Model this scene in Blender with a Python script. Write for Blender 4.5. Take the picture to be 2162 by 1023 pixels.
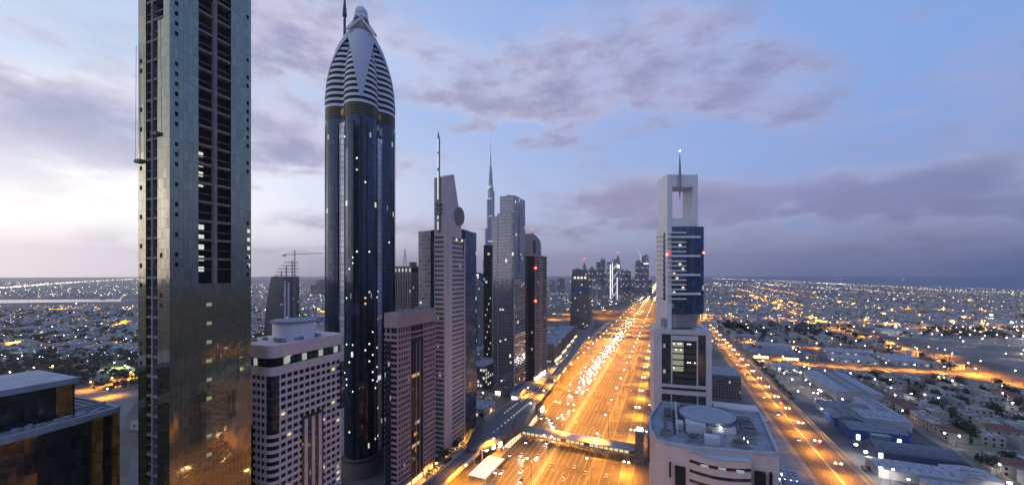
import bpy, bmesh, math, random
from mathutils import Vector, Matrix
R_ = random.Random(7)
PI = math.pi
for _o in list(bpy.data.objects):
    bpy.data.objects.remove(_o)
SC = bpy.context.scene
COL = SC.collection
SC.render.engine = 'CYCLES'
SC.view_settings.view_transform = 'Standard'
SC.view_settings.look = 'None'
SC.view_settings.gamma = 1.0
SC.view_settings.exposure = 0.0
cy = SC.cycles
cy.use_denoising = True
cy.max_bounces = 6
cy.diffuse_bounces = 2
cy.glossy_bounces = 3
cy.transmission_bounces = 2
cy.volume_bounces = 0
cy.sample_clamp_indirect = 4.0
cy.sample_clamp_direct = 0.0
cy.caustics_reflective = False
cy.caustics_refractive = False
cy.use_light_tree = True

# ------------------------------------------------------------------ camera: level on a roof, 130 m up, the highway runs along +Y
CAM_H, FPX, CX, HY = 130.0, 820.0, 1081.0, 580.0
YAW = math.atan(322.0 / FPX)
FW = (-math.sin(YAW), math.cos(YAW))
RT = (math.cos(YAW), math.sin(YAW))
cam = bpy.data.cameras.new('camera')
cam.sensor_fit = 'HORIZONTAL'; cam.sensor_width = 36.0
cam.lens = 36.0 * FPX / 2162.0
cam.shift_y = (HY - 511.5) / 2162.0
cam.clip_start = 1.0; cam.clip_end = 90000.0
camo = bpy.data.objects.new('camera', cam)
camo.location = (0, 0, CAM_H); camo.rotation_euler = (PI / 2, 0, YAW)
COL.objects.link(camo); SC.camera = camo

def P(px, z):
    """world x, y of photo column px at distance z ahead"""
    u = (px - CX) / FPX
    return (z * (FW[0] + u * RT[0]), z * (FW[1] + u * RT[1]))
def G(px, py, h=0.0):
    """world x, y of the photo point (px, py) lying at height h"""
    z = (CAM_H - h) * FPX / (py - HY)
    return P(px, z)
def HT(py, z):
    """height of photo row py at distance z ahead"""
    return CAM_H + (HY - py) * z / FPX
def DEP(x, y):
    return x * FW[0] + y * FW[1]
def INV(x, y, extra=0.0):
    """True when the ground point can be in the picture"""
    z = DEP(x, y)
    if z < 150: return False
    u = (x * RT[0] + y * RT[1]) / z
    return abs(u) < 1.36 + extra and z > 228

# ------------------------------------------------------------------ node helpers
class Ex:
    def __init__(s, t, k): s.t, s.k = t, k
    def _m(s, op, *a, clamp=False):
        n = s.t.nodes.new('ShaderNodeMath'); n.operation = op; n.use_clamp = clamp
        for i, v in enumerate((s,) + a):
            if isinstance(v, Ex): s.t.links.new(v.k, n.inputs[i])
            else: n.inputs[i].default_value = v
        return Ex(s.t, n.outputs[0])
    def __add__(s, o): return s._m('ADD', o)
    def __radd__(s, o): return s._m('ADD', o)
    def __sub__(s, o): return s._m('SUBTRACT', o)
    def __rsub__(s, o): return (s * -1.0) + o
    def __mul__(s, o): return s._m('MULTIPLY', o)
    def __rmul__(s, o): return s._m('MULTIPLY', o)
    def __truediv__(s, o): return s._m('DIVIDE', o)
    def floor(s): return s._m('FLOOR')
    def frac(s): return s._m('FRACT')
    def abs(s): return s._m('ABSOLUTE')
    def exp(s): return s._m('EXPONENT')
    def sqrt(s): return s._m('SQRT')
    def gt(s, o): return s._m('GREATER_THAN', o)
    def lt(s, o): return s._m('LESS_THAN', o)
    def max(s, o): return s._m('MAXIMUM', o)
    def min(s, o): return s._m('MINIMUM', o)
    def sat(s): return s._m('ADD', 0.0, clamp=True)
    def smooth(s, a, b):
        n = s.t.nodes.new('ShaderNodeMapRange'); n.interpolation_type = 'SMOOTHSTEP'
        s.t.links.new(s.k, n.inputs[0])
        n.inputs[1].default_value = a; n.inputs[2].default_value = b
        return Ex(s.t, n.outputs[0])
def sep(t, sock):
    n = t.nodes.new('ShaderNodeSeparateXYZ'); t.links.new(sock, n.inputs[0])
    return [Ex(t, n.outputs[i]) for i in range(3)]
def comb(t, x, y, z):
    n = t.nodes.new('ShaderNodeCombineXYZ')
    for i, v in enumerate((x, y, z)):
        if isinstance(v, Ex): t.links.new(v.k, n.inputs[i])
        else: n.inputs[i].default_value = v
    return n.outputs[0]
def noise(t, vec, scale, detail=4.0, rough=0.55, dist=0.0):
    n = t.nodes.new('ShaderNodeTexNoise'); n.inputs['Scale'].default_value = scale
    n.inputs['Detail'].default_value = detail; n.inputs['Roughness'].default_value = rough
    n.inputs['Distortion'].default_value = dist
    t.links.new(vec, n.inputs['Vector'])
    return Ex(t, n.outputs[0])
def white(t, vec):
    n = t.nodes.new('ShaderNodeTexWhiteNoise'); n.noise_dimensions = '3D'
    t.links.new(vec, n.inputs['Vector'])
    return Ex(t, n.outputs['Value'])
def mixc(t, f, a, b, blend='MIX'):
    n = t.nodes.new('ShaderNodeMix'); n.data_type = 'RGBA'; n.blend_type = blend
    for s, v in ((n.inputs[0], f), (n.inputs[6], a), (n.inputs[7], b)):
        if isinstance(v, Ex): t.links.new(v.k, s)
        elif hasattr(v, 'is_linked'): t.links.new(v, s)
        elif isinstance(v, (int, float)): s.default_value = v
        else: s.default_value = (v[0], v[1], v[2], 1)
    return n.outputs[2]
def ramp(t, f, stops):
    n = t.nodes.new('ShaderNodeValToRGB'); cr = n.color_ramp
    t.links.new(f.k, n.inputs[0])
    while len(cr.elements) < len(stops): cr.elements.new(0.5)
    for e, (p, c) in zip(cr.elements, stops):
        e.position = p; e.color = (c[0], c[1], c[2], 1)
    return n.outputs[0]
def lin(*c):
    return tuple(((v / 255.0 + 0.055) / 1.055) ** 2.4 if v > 10 else v / 255.0 / 12.92 for v in c)

# ------------------------------------------------------------------ world: dusk sky, bright towards the set sun, with banks of cloud
SUN_AZ = (-0.97, -0.25)
W = bpy.data.worlds.new('World'); SC.world = W; W.use_nodes = True
t = W.node_tree; t.nodes.clear()
tc = t.nodes.new('ShaderNodeTexCoord')
dx, dy, dz = sep(t, tc.outputs['Generated'])
hl = (dx * dx + dy * dy).sqrt().max(0.001)
toward = (dx * SUN_AZ[0] + dy * SUN_AZ[1]) / hl            # 1 towards the glow, -1 away from it
elev = dz / hl
sun_s = (toward * 0.5 + 0.5).sat()
hor = ramp(t, sun_s, [(0.0, lin(92, 112, 160)), (0.14, lin(98, 118, 170)), (0.24, lin(124, 136, 188)), (0.40, lin(182, 180, 214)),
                      (0.58, lin(206, 198, 222)), (0.74, lin(228, 220, 234)), (0.88, lin(252, 242, 244)), (1.0, lin(255, 250, 244))])
hor_hot = sun_s.smooth(.62, 1.0) * 1.1 + 1.0
hv = t.nodes.new('ShaderNodeVectorMath'); hv.operation = 'SCALE'; t.links.new(hor, hv.inputs[0]); t.links.new(hor_hot.k, hv.inputs['Scale']); hor = hv.outputs[0]
low = ramp(t, sun_s, [(0.0, lin(118, 142, 198)), (0.14, lin(134, 156, 212)), (0.30, lin(150, 172, 222)), (0.45, lin(172, 190, 230)),
                      (0.60, lin(196, 206, 238)), (0.76, lin(226, 230, 246)), (0.90, lin(252, 250, 250)), (1.0, lin(255, 252, 244))])
mid = ramp(t, sun_s, [(0.0, lin(112, 148, 214)), (0.20, lin(130, 164, 224)), (0.45, lin(146, 174, 230)), (0.70, lin(166, 192, 236)),
                      (0.88, lin(186, 208, 240)), (1.0, lin(200, 216, 242))])
top = ramp(t, sun_s, [(0.0, lin(104, 140, 210)), (0.4, lin(128, 160, 222)), (0.8, lin(140, 170, 226)), (1.0, lin(150, 178, 228))])
lv = t.nodes.new('ShaderNodeVectorMath'); lv.operation = 'SCALE'; t.links.new(low, lv.inputs[0]); t.links.new((sun_s.smooth(.62, 1.0) * .45 + 1.0).k, lv.inputs['Scale']); low = lv.outputs[0]
c = mixc(t, elev.smooth(0.0, 0.17), hor, low)
c = mixc(t, elev.smooth(0.12, 0.42), c, mid)
c = mixc(t, elev.smooth(0.45, 1.1), c, top)
# cloud banks: anchored to the sky by bearing and height
f_ = dx * FW[0] + dy * FW[1]
r_ = dx * RT[0] + dy * RT[1]
fa = f_.abs().max(0.05)
p_ = r_ / fa; q_ = dz / fa
wv = comb(t, dx * 3.0, dy * 3.0, dz * 9.0)
n1 = noise(t, wv, 1.0, 6.0, 0.58, 0.3)
wv2 = comb(t, dx * 5.0 + 7.0, dy * 5.0, dz * 13.0)
n2 = noise(t, wv2, 1.6, 6.0, 0.6)
pw = p_ + (n1 - 0.5) * 0.32
qw = q_ + (n2 - 0.5) * 0.16
def bank(px, py, rx, ry, s, tilt=0.0):
    px, py = (px - CX) / FPX, (HY - py) / FPX
    a = pw - px; b = qw - py
    if tilt: b = b - a * tilt
    a = a * (FPX / rx); b = b * (FPX / ry)
    return ((a * a + b * b) * -1.0).exp() * s
den = None
for bk in [(60, 270, 330, 115, 1.45, 0.1), (250, 330, 200, 60, .5), (-100, 100, 300, 140, .5), (640, 70, 190, 90, .7), (620, 300, 130, 75, .9), (900, 120, 200, 70, .55),
           (700, 350, 260, 35, .5), (1000, 235, 240, 55, .8, -.15), (1190, 140, 150, 100, .75, .1), (1430, 70, 200, 95, .95), (1520, 215, 220, 50, .75, -.12),
           (1330, 225, 200, 45, .45), (1690, 140, 120, 60, .55), (1640, 260, 100, 60, .4), (1340, 415, 110, 50, .8), (1600, 425, 330, 50, 1.3, .03), (1950, 385, 260, 40, 1.2, .1), (2150, 440, 220, 50, 1.0),
           (2100, 250, 150, 150, .42, .3), (1900, 255, 80, 22, .45, .2), (2000, 40, 160, 40, .3), (1080, 480, 200, 22, .75), (240, 490, 70, 18, .75), (60, 480, 60, 14, .4), (660, 460, 80, 14, .8),
           (600, 525, 160, 12, .6), (100, 530, 240, 14, .35), (1800, 520, 450, 36, .8), (870, 480, 90, 18, .3)]:
    v = bank(*bk); den = v if den is None else den + v
den = den * f_.gt(0.05)
back = noise(t, comb(t, dx * 2.0, dy * 2.0, dz * 6.0), 1.0, 5.0, 0.6).smooth(0.48, 0.68) * 0.7 * f_.lt(0.05) * elev.smooth(.12, .35)
n4 = noise(t, comb(t, dx * 11.0, dy * 11.0 + 3.0, dz * 26.0), 1.5, 5.0, 0.6)
edge = den * 0.92 + (n2 - 0.5) * 1.35 + (n1 - 0.5) * 1.5 + (n4 - 0.5) * .35 - .02
cov = (edge.smooth(0.02, 0.80) * 0.92 + back).sat()
cov = cov * ((sun_s.smooth(.70, .93) * (elev.smooth(.10, .30) * -1.0 + 1.0)) * -.72 + 1.0)
ccol = ramp(t, sun_s, [(0.0, lin(104, 116, 164)), (0.15, lin(116, 124, 174)), (0.28, lin(142, 142, 190)), (0.42, lin(156, 149, 182)), (0.60, lin(160, 154, 187)),
                       (0.76, lin(152, 152, 192)), (0.90, lin(150, 154, 200)), (1.0, lin(156, 156, 196))])
rim = ramp(t, sun_s, [(0.0, lin(158, 172, 216)), (0.3, lin(178, 180, 216)), (0.6, lin(206, 202, 224)), (0.85, lin(232, 228, 240)), (1.0, lin(246, 240, 242))])
ccol = mixc(t, edge.smooth(0.35, 1.35), rim, ccol)
ccol = mixc(t, (n1 * 1.0).smooth(0.38, 0.72) * 0.30, ccol, lin(166, 148, 178))
ccol = mixc(t, (n2 * .75 + n4 * .25).smooth(.40, .64) * .50, ccol, lin(116, 115, 156))
c = mixc(t, cov, c, ccol)
c = mixc(t, (dz * -1.0).smooth(0.0, 0.05), c, hor)
sky = t.nodes.new('ShaderNodeTexSky'); sky.sky_type = 'NISHITA'; sky.sun_disc = False
sky.sun_elevation = math.radians(1.0); sky.sun_rotation = math.atan2(SUN_AZ[0], SUN_AZ[1])
bg1 = t.nodes.new('ShaderNodeBackground'); t.links.new(sky.outputs[0], bg1.inputs[0]); bg1.inputs[1].default_value = 0.05
bg2 = t.nodes.new('ShaderNodeBackground'); t.links.new(c, bg2.inputs[0]); bg2.inputs[1].default_value = 1.04
ad = t.nodes.new('ShaderNodeAddShader'); t.links.new(bg1.outputs[0], ad.inputs[0]); t.links.new(bg2.outputs[0], ad.inputs[1])
wo = t.nodes.new('ShaderNodeOutputWorld'); t.links.new(ad.outputs[0], wo.inputs[0])

sl = bpy.data.lights.new('sun', 'SUN'); sl.energy = 0.25; sl.angle = math.radians(25); sl.color = (1.0, 0.86, 0.78)
so = bpy.data.objects.new('sun', sl); COL.objects.link(so)
so.rotation_euler = Vector((-SUN_AZ[0], -SUN_AZ[1], -0.09)).to_track_quat('-Z', 'Y').to_euler()

# ------------------------------------------------------------------ materials
MATS = {}
def new_mat(name):
    m = bpy.data.materials.new(name); m.use_nodes = True
    return m, m.node_tree, m.node_tree.nodes['Principled BSDF']
def mat(name, col, rough=0.7, metal=0.0, var=0.18, scale=0.35, bump=0.0, spec=0.4):
    if name in MATS: return MATS[name]
    m, t, b = new_mat(name)
    tc = t.nodes.new('ShaderNodeTexCoord')
    n = noise(t, tc.outputs['Object'], scale, 5.0, 0.6)
    n2 = noise(t, tc.outputs['Object'], scale * 9.0, 2.0)
    f = (n * 0.7 + n2 * 0.3).smooth(0.3, 0.7)
    lo = [v * (1 - var) for v in col]; hi = [min(1, v * (1 + var)) for v in col]
    t.links.new(mixc(t, f, lo, hi), b.inputs['Base Color'])
    b.inputs['Roughness'].default_value = rough; b.inputs['Metallic'].default_value = metal
    b.inputs['Specular IOR Level'].default_value = spec
    MATS[name] = m; return m
def emit(name, col, s, sample=False):
    if name in MATS: return MATS[name]
    m, t, b = new_mat(name)
    b.inputs['Base Color'].default_value = (0.1, 0.1, 0.1, 1)
    b.inputs['Emission Color'].default_value = (*col, 1); b.inputs['Emission Strength'].default_value = s
    m.cycles.emission_sampling = 'AUTO' if sample else 'NONE'
    MATS[name] = m; return m
def facade(name, wall, glass, wx, wz, fx, fz, lit=0.05, lcol=(1, .82, .5), ls=2.0, grough=0.12, wrough=0.6, metal=0.0, off=0.0, var=0.5, tilt=0.0, spec=0.6):
    """window grid in object space: wall strips round glass cells, some cells lit from inside"""
    if name in MATS: return MATS[name]
    m, t, b = new_mat(name)
    tc = t.nodes.new('ShaderNodeTexCoord'); geo = t.nodes.new('ShaderNodeNewGeometry')
    x, y, z = sep(t, tc.outputs['Object'])
    nx, ny, nz = sep(t, tc.outputs['Normal'])
    u = (x * ny.abs().gt(0.5) + y * ny.abs().lt(0.5) + 1000.0 + off) / wx
    v = (z + 0.01) / wz
    iu, iv = u.floor(), v.floor()
    fu, fv = u.frac(), v.frac()
    win = fu.gt((1 - fx) / 2) * fu.lt((1 + fx) / 2) * fv.gt((1 - fz) * 0.7) * fv.lt((1 - fz) * 0.7 + fz) * nz.abs().lt(0.5)
    rnd = white(t, comb(t, iu, iv, nx.gt(0.5) * 3.0 + 1.0))
    rnd2 = white(t, comb(t, iu + 31.0, iv, nx.gt(0.5) * 5.0 + 2.0))
    isl = rnd.gt(1.0 - lit) * win
    lo = [g * (1 - var) for g in glass]; hi = [g * (1 + var) for g in glass]
    gc = mixc(t, rnd2, lo, hi)
    wn = noise(t, tc.outputs['Object'], 0.08, 5.0, 0.6)
    wc = mixc(t, wn, [w * 0.8 for w in wall], [min(1, w * 1.2) for w in wall])
    t.links.new(mixc(t, win, wc, gc), b.inputs['Base Color'])
    t.links.new((win * (grough - wrough) + wrough).k, b.inputs['Roughness'])
    if metal: t.links.new((win * metal).k, b.inputs['Metallic'])
    b.inputs['Specular IOR Level'].default_value = spec
    n = t.nodes.new('ShaderNodeMix'); n.data_type = 'RGBA'
    t.links.new(rnd2.k, n.inputs[0]); n.inputs[6].default_value = (*lcol, 1); n.inputs[7].default_value = (.9, .95, 1, 1)
    t.links.new(n.outputs[2], b.inputs['Emission Color'])
    t.links.new((isl * ls * (rnd2 * 0.8 + 0.3)).k, b.inputs['Emission Strength'])
    if tilt:
        # each pane sits at a hair of an angle of its own, so its mirror image is broken
        rx = white(t, comb(t, iu + 7.0, iv, 3.0)) - 0.5; ry = white(t, comb(t, iu, iv + 9.0, 5.0)) - 0.5
        ng = t.nodes.new('ShaderNodeVectorMath'); ng.operation = 'ADD'
        t.links.new(geo.outputs['Normal'], ng.inputs[0])
        wob = noise(t, tc.outputs['Object'], 0.5, 2.0) - 0.5
        t.links.new(comb(t, rx * tilt + wob * tilt, ry * tilt + wob * tilt, ry * tilt), ng.inputs[1])
        nn = t.nodes.new('ShaderNodeVectorMath'); nn.operation = 'NORMALIZE'
        t.links.new(ng.outputs[0], nn.inputs[0]); t.links.new(nn.outputs[0], b.inputs['Normal'])
    m.cycles.emission_sampling = 'NONE'
    MATS[name] = m; return m

# ------------------------------------------------------------------ mesh helpers
class MB:
    def __init__(s): s.v, s.f, s.mi = [], [], []
    def box(s, x0, x1, y0, y1, z0, z1, mi=0):
        b = len(s.v)
        s.v += [(x0, y0, z0), (x1, y0, z0), (x1, y1, z0), (x0, y1, z0), (x0, y0, z1), (x1, y0, z1), (x1, y1, z1), (x0, y1, z1)]
        for q in ((0, 3, 2, 1), (4, 5, 6, 7), (0, 1, 5, 4), (1, 2, 6, 5), (2, 3, 7, 6), (3, 0, 4, 7)):
            s.f.append(tuple(b + i for i in q)); s.mi.append(mi)
        return s
    def loft(s, rings, cap=True, mi=0):
        b = len(s.v); n = len(rings[0])
        for r in rings: s.v += r
        for k in range(len(rings) - 1):
            for i in range(n):
                j = (i + 1) % n
                s.f.append((b + k * n + i, b + k * n + j, b + (k + 1) * n + j, b + (k + 1) * n + i)); s.mi.append(mi)
        if cap:
            s.f.append(tuple(b + i for i in range(n))[::-1]); s.mi.append(mi)
            s.f.append(tuple(b + (len(rings) - 1) * n + i for i in range(n))); s.mi.append(mi)
        return s
    def prism(s, poly, z0, z1, mi=0):
        return s.loft([[(x, y, z0) for x, y in poly], [(x, y, z1) for x, y in poly]], True, mi)
    def tube(s, a, b_, r0, r1=None, n=6, mi=0):
        r1 = r0 if r1 is None else r1
        a, b_ = Vector(a), Vector(b_); d = (b_ - a).normalized()
        q = d.orthogonal().normalized(); w = d.cross(q)
        ring = lambda p, r: [tuple(p + q * (r * math.cos(2 * PI * i / n)) + w * (r * math.sin(2 * PI * i / n))) for i in range(n)]
        return s.loft([ring(a, r0), ring(b_, r1)], True, mi)
    def cyl(s, x, y, z0, z1, r, n=24, r1=None, mi=0):
        r1 = r if r1 is None else r1
        return s.loft([[(x + rr * math.cos(2 * PI * i / n), y + rr * math.sin(2 * PI * i / n), zz) for i in range(n)] for zz, rr in ((z0, r), (z1, r1))], True, mi)
    def ball(s, x, y, z, r, n=10, m=6, mi=0, sz=1.0):
        rings = []
        for k in range(m + 1):
            a = -PI / 2 + PI * (0.02 + 0.96 * k / m)
            rings.append([(x + r * math.cos(a) * math.cos(2 * PI * i / n), y + r * math.cos(a) * math.sin(2 * PI * i / n), z + r * sz * math.sin(a)) for i in range(n)])
        return s.loft(rings, True, mi)
    def quad(s, a, b_, c, d, mi=0):
        b = len(s.v); s.v += [a, b_, c, d]; s.f.append((b, b + 1, b + 2, b + 3)); s.mi.append(mi); return s
    def mesh(s, name, mats):
        me = bpy.data.meshes.new(name); me.from_pydata(s.v, [], s.f)
        for m in (mats if isinstance(mats, (list, tuple)) else [mats]): me.materials.append(m)
        if any(s.mi): me.polygons.foreach_set('material_index', s.mi)
        me.update(); return me
    def build(s, name, mats, parent=None, loc=None, smooth=False):
        me = s.mesh(name, mats)
        if smooth: me.polygons.foreach_set('use_smooth', [True] * len(me.polygons))
        o = bpy.data.objects.new(name, me); COL.objects.link(o)
        if parent is not None: o.parent = parent
        if loc: o.location = loc
        return o
def tag(o, label, cat, group=None, kind=None):
    if label: o['label'] = label
    if cat: o['category'] = cat
    if group: o['group'] = group
    if kind: o['kind'] = kind
    return o
def thing(name, loc, label, cat, rz=0.0, group=None):
    o = bpy.data.objects.new(name, None); COL.objects.link(o)
    o.location = loc; o.rotation_euler = (0, 0, rz)
    o.empty_display_size = 2.0
    return tag(o, label, cat, group)
def struct(name, mb, m, kind='structure'):
    o = mb.build(name, m); o['kind'] = kind; return o
def dup_tree(root):
    c = root.copy(); COL.objects.link(c)
    for ch in root.children:
        d = ch.copy(); COL.objects.link(d); d.parent = c
        for g in ch.children:
            e = g.copy(); COL.objects.link(e); e.parent = d
    return c
_ONES = 'first second third fourth fifth sixth seventh eighth ninth tenth eleventh twelfth thirteenth fourteenth fifteenth sixteenth seventeenth eighteenth nineteenth'.split()
_TENS = 'twentieth thirtieth fortieth fiftieth sixtieth seventieth eightieth ninetieth'.split()
_TENC = 'twenty thirty forty fifty sixty seventy eighty ninety'.split()
def nth(i):
    i += 1
    if i < 20: return _ONES[i - 1]
    if i >= 100: return 'hundred-and-' + nth(i - 101) if i > 100 else 'hundredth'
    if i % 10 == 0: return _TENS[i // 10 - 2]
    return _TENC[i // 10 - 2] + '-' + _ONES[i % 10 - 1]
def rrect(x0, x1, y0, y1, r, n=5):
    out = []
    for cx, cyy, a0 in ((x1 - r, y0 + r, -90), (x1 - r, y1 - r, 0), (x0 + r, y1 - r, 90), (x0 + r, y0 + r, 180)):
        for k in range(n + 1):
            a = math.radians(a0 + 90 * k / n); out.append((cx + r * math.cos(a), cyy + r * math.sin(a)))
    return out
# ------------------------------------------------------------------ the setting: ground, roads, water
SAND = mat('sand', (.20, .175, .155), .95, 0, .35, .012)
ASPH = mat('asphalt', (.10, .083, .064), .75, 0, .30, .05)
ASPH2 = mat('side_asphalt', (.095, .08, .066), .8, 0, .30, .04)
CONC = mat('concrete', (.33, .32, .31), .85, 0, .2, .2)
PAVE = mat('paving', (.27, .25, .24), .9, 0, .25, .12)
MARK = mat('road_paint', (.33, .30, .26), .6, 0, .12, .6)
def ground_mat():
    m, t, b = new_mat('desert_ground')
    tc = t.nodes.new('ShaderNodeTexCoord'); pos = tc.outputs['Object']
    n = noise(t, pos, .004, 6.0, .65); n2 = noise(t, pos, .03, 5.0, .6); n3 = noise(t, pos, .0012, 3.0)
    c = mixc(t, n2.smooth(.3, .7), (.10, .092, .088), (.19, .17, .155))
    c = mixc(t, n.smooth(.5, .62) * .75, c, (.05, .058, .038))
    c = mixc(t, n3.smooth(.52, .66) * .6, c, (.24, .21, .185))
    t.links.new(c, b.inputs['Base Color']); b.inputs['Roughness'].default_value = .95
    return m
struct('ground', MB().quad((-30000, -6000, 0), (30000, -6000, 0), (30000, 40000, 0), (-30000, 40000, 0)), ground_mat())
m, t, b = new_mat('sea_water')
b.inputs['Base Color'].default_value = (.13, .17, .28, 1); b.inputs['Roughness'].default_value = .55
struct('sea', MB().quad((2750, -6000, .6), (29900, -6000, .6), (29900, 39900, .6), (2750, 39900, .6)), m)
m, t, b = new_mat('lake_water')
b.inputs['Base Color'].default_value = (.06, .07, .09, 1); b.inputs['Roughness'].default_value = .06
lk = MB()
xa, ya = P(-700, 1560); xb, yb = P(255, 1900); xc, yc = P(255, 2080); xd, yd = P(-700, 1900)
lk.quad((xa, ya, .3), (xb, yb, .3), (xc, yc, .3), (xd, yd, .3))
struct('lake', lk, m)

def strip(mb, pts, w, z, mi=0, z1=None):
    """a flat ribbon of road along a line of points"""
    n = len(pts); L = []; Rr = []
    for i in range(n):
        a = Vector(pts[max(0, i - 1)]); b = Vector(pts[min(n - 1, i + 1)])
        d = (b - a).to_2d().normalized() if len(pts[0]) == 3 else (b - a).normalized()
        nx, ny = -d.y, d.x
        zz = pts[i][2] if len(pts[i]) == 3 else z
        L.append((pts[i][0] + nx * w / 2, pts[i][1] + ny * w / 2, zz)); Rr.append((pts[i][0] - nx * w / 2, pts[i][1] - ny * w / 2, zz))
    b0 = len(mb.v)
    for a, c in zip(L, Rr): mb.v += [a, c]
    for i in range(n - 1):
        mb.f.append((b0 + 2 * i, b0 + 2 * i + 1, b0 + 2 * i + 3, b0 + 2 * i + 2)); mb.mi.append(mi)
    return mb
def spline(pts, k=8):
    out = []
    for i in range(len(pts) - 1):
        p0 = Vector(pts[max(0, i - 1)]); p1 = Vector(pts[i]); p2 = Vector(pts[i + 1]); p3 = Vector(pts[min(len(pts) - 1, i + 2)])
        for j in range(k):
            u = j / k
            out.append(tuple(0.5 * ((2 * p1) + (p2 - p0) * u + (2 * p0 - 5 * p1 + 4 * p2 - p3) * u * u + (3 * p1 - p0 - 3 * p2 + p3) * u ** 3)))
    out.append(tuple(pts[-1])); return out

verge = MB().quad((-148, 60, .04), (-1, 60, .04), (-1, 1100, .04), (-148, 1100, .04))
struct('highway_verge', verge, mat('verge_soil', (.16, .13, .095), .95, 0, .45, .06))
hw = MB()
hw.quad((-106, 60, .10), (-78, 60, .10), (-78, 9000, .10), (-106, 9000, .10))
hw.quad((-74, 60, .10), (-46, 60, .10), (-46, 9000, .10), (-74, 9000, .10))
struct('highway', hw, ASPH)
sr = MB()
sr.quad((-137, 60, .08), (-126.5, 60, .08), (-126.5, 1100, .08), (-137, 1100, .08))
sr.quad((-38, 60, .08), (-27, 60, .08), (-27, 1150, .08), (-38, 1150, .08))
sr.quad((-19, 60, .08), (-9, 60, .08), (-9, 900, .08), (-19, 900, .08))
for y in (330, 520, 700, 860):
    strip(sr, spline([(-46, y - 40), (-42, y - 10), (-38, y + 25)], 6), 8, .085)
strip(sr, spline([(-104, 300), (-112, 330), (-114, 352), (-110, 366), (-102, 366), (-98, 352), (-100, 320)], 6), 5, .11)
struct('service_road', sr, ASPH2)
sw = MB()
sw.box(-147.5, -137.3, 60, 1100, 0, .15)
sw.box(-8.5, -1.5, 60, 900, 0, .15)
sw.box(-77.6, -74.4, 60, 3000, 0, .35)
struct('pavement', sw, PAVE)
kb = MB()
for x in (-106.6, -45.9, -126.3, -38.5, -26.8, -19.4): kb.box(x, x + .3, 60, 1100, 0, .25)
struct('kerb', kb, CONC)
mk = MB()
for x0 in (-106, -74):
    for k in range(0, 8):
        x = x0 + .8 + k * 3.77
        if k in (0, 7): mk.quad((x - .18, 60, .115), (x + .18, 60, .115), (x + .18, 3000, .115), (x - .18, 3000, .115))
        else:
            y = 60
            while y < 1400:
                mk.quad((x - .13, y, .115), (x + .13, y, .115), (x + .13, y + 32, .115), (x - .13, y + 32, .115)); y += 40  # lane dashes, drawn long to paint in the traffic's light streaks too
for x in (-131.7, -32.5, -14):
    y = 60
    while y < 900:
        mk.quad((x - .1, y, .1), (x + .1, y, .1), (x + .1, y + 4, .1), (x - .1, y + 4, .1)); y += 11
struct('road_markings', mk, MARK)

# crossing highway and its interchange
CROSS = spline([(900, 1330), (300, 1290), (0, 1275), (-300, 1262), (-800, 1190), (-1389, 1091), (-2166, 800), (-3600, 250)], 6)
cr = MB(); strip(cr, [(x, y, 7.5 if -260 < x < 160 else .12) for x, y in CROSS], 34, .12)
strip(cr, [(x, y + 60, 6.5 if -260 < x < 160 else .12) for x, y in CROSS], 12, .12)
strip(cr, [(x, y - 55, 6.5 if -260 < x < 160 else .12) for x, y in CROSS], 12, .12)
struct('crossing_highway', cr, ASPH)
rp = MB()
for pts in ([(-46, 900), (-30, 1050), (20, 1180), (140, 1240)], [(-106, 900), (-130, 1040), (-200, 1180), (-330, 1235)], [(-46, 1700), (-20, 1520), (60, 1400), (200, 1330)],
            [(-106, 1700), (-140, 1500), (-220, 1360), (-400, 1300)], [(-112, 1000), (-190, 1040), (-230, 1120), (-180, 1200), (-112, 1150)],
            [(-40, 1000), (40, 1040), (80, 1120), (40, 1200), (-40, 1160)], [(-112, 1550), (-200, 1520), (-240, 1430), (-180, 1340), (-112, 1400)], [(-40, 1560), (50, 1520), (90, 1440), (50, 1360), (-40, 1400)],
            [(-150, 860), (-300, 900), (-500, 1000), (-700, 1150)]):
    strip(rp, spline(pts, 8), 10, .14)
struct('slip_road', rp, ASPH2)
ic = MB().quad((-420, 960, .03), (190, 960, .03), (190, 1640, .03), (-420, 1640, .03))
struct('interchange_ground', ic, mat('interchange_soil', (.13, .105, .075), .95, 0, .4, .03))

# streets of the low quarter towards the sea
ST = [('side_street', [(104, 100), (104, 700), (110, 1000), (125, 1260)], 27, .06), ('side_street', [(128, 690), (260, 694), (345, 664), (410, 640)], 16, .07),
      ('side_street', [(398, 380), (398, 660), (415, 860), (435, 1090), (520, 1900)], 30, .065), ('side_street', [(60, 1225), (500, 1240), (720, 1190), (1300, 1060)], 20, .075),
      ('side_street', [(118, 830), (230, 832), (400, 850)], 12, .072), ('side_street', [(226, 700), (226, 832), (232, 1200)], 13, .071), ('side_street', [(300, 668), (268, 730), (262, 840), (330, 1210)], 12, .073),
      ('lane', [(194, 260), (199, 400), (206, 500), (214, 650)], 7, .066), ('lane', [(206, 505), (270, 512), (396, 505)], 6, .067), ('lane', [(196, 392), (280, 400), (390, 395)], 6, .067),
      ('lane', [(300, 400), (302, 505), (306, 660)], 6, .068), ('beach_road', [(2200, 1500), (2150, 4000), (2000, 8000), (1500, 16000)], 40, .2), ('side_street', [(60, 1900), (900, 1850), (2100, 1700)], 16, .15),
      ('side_street', [(700, 1200), (800, 2400), (900, 5000)], 14, .16)]
for nm, pts, w, z in ST:
    struct(nm, strip(MB(), spline(pts, 8), w, z), ASPH2 if nm != 'lane' else mat('lane_paving', (.19, .17, .15), .9, 0, .3, .1))
sm = MB()
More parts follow.
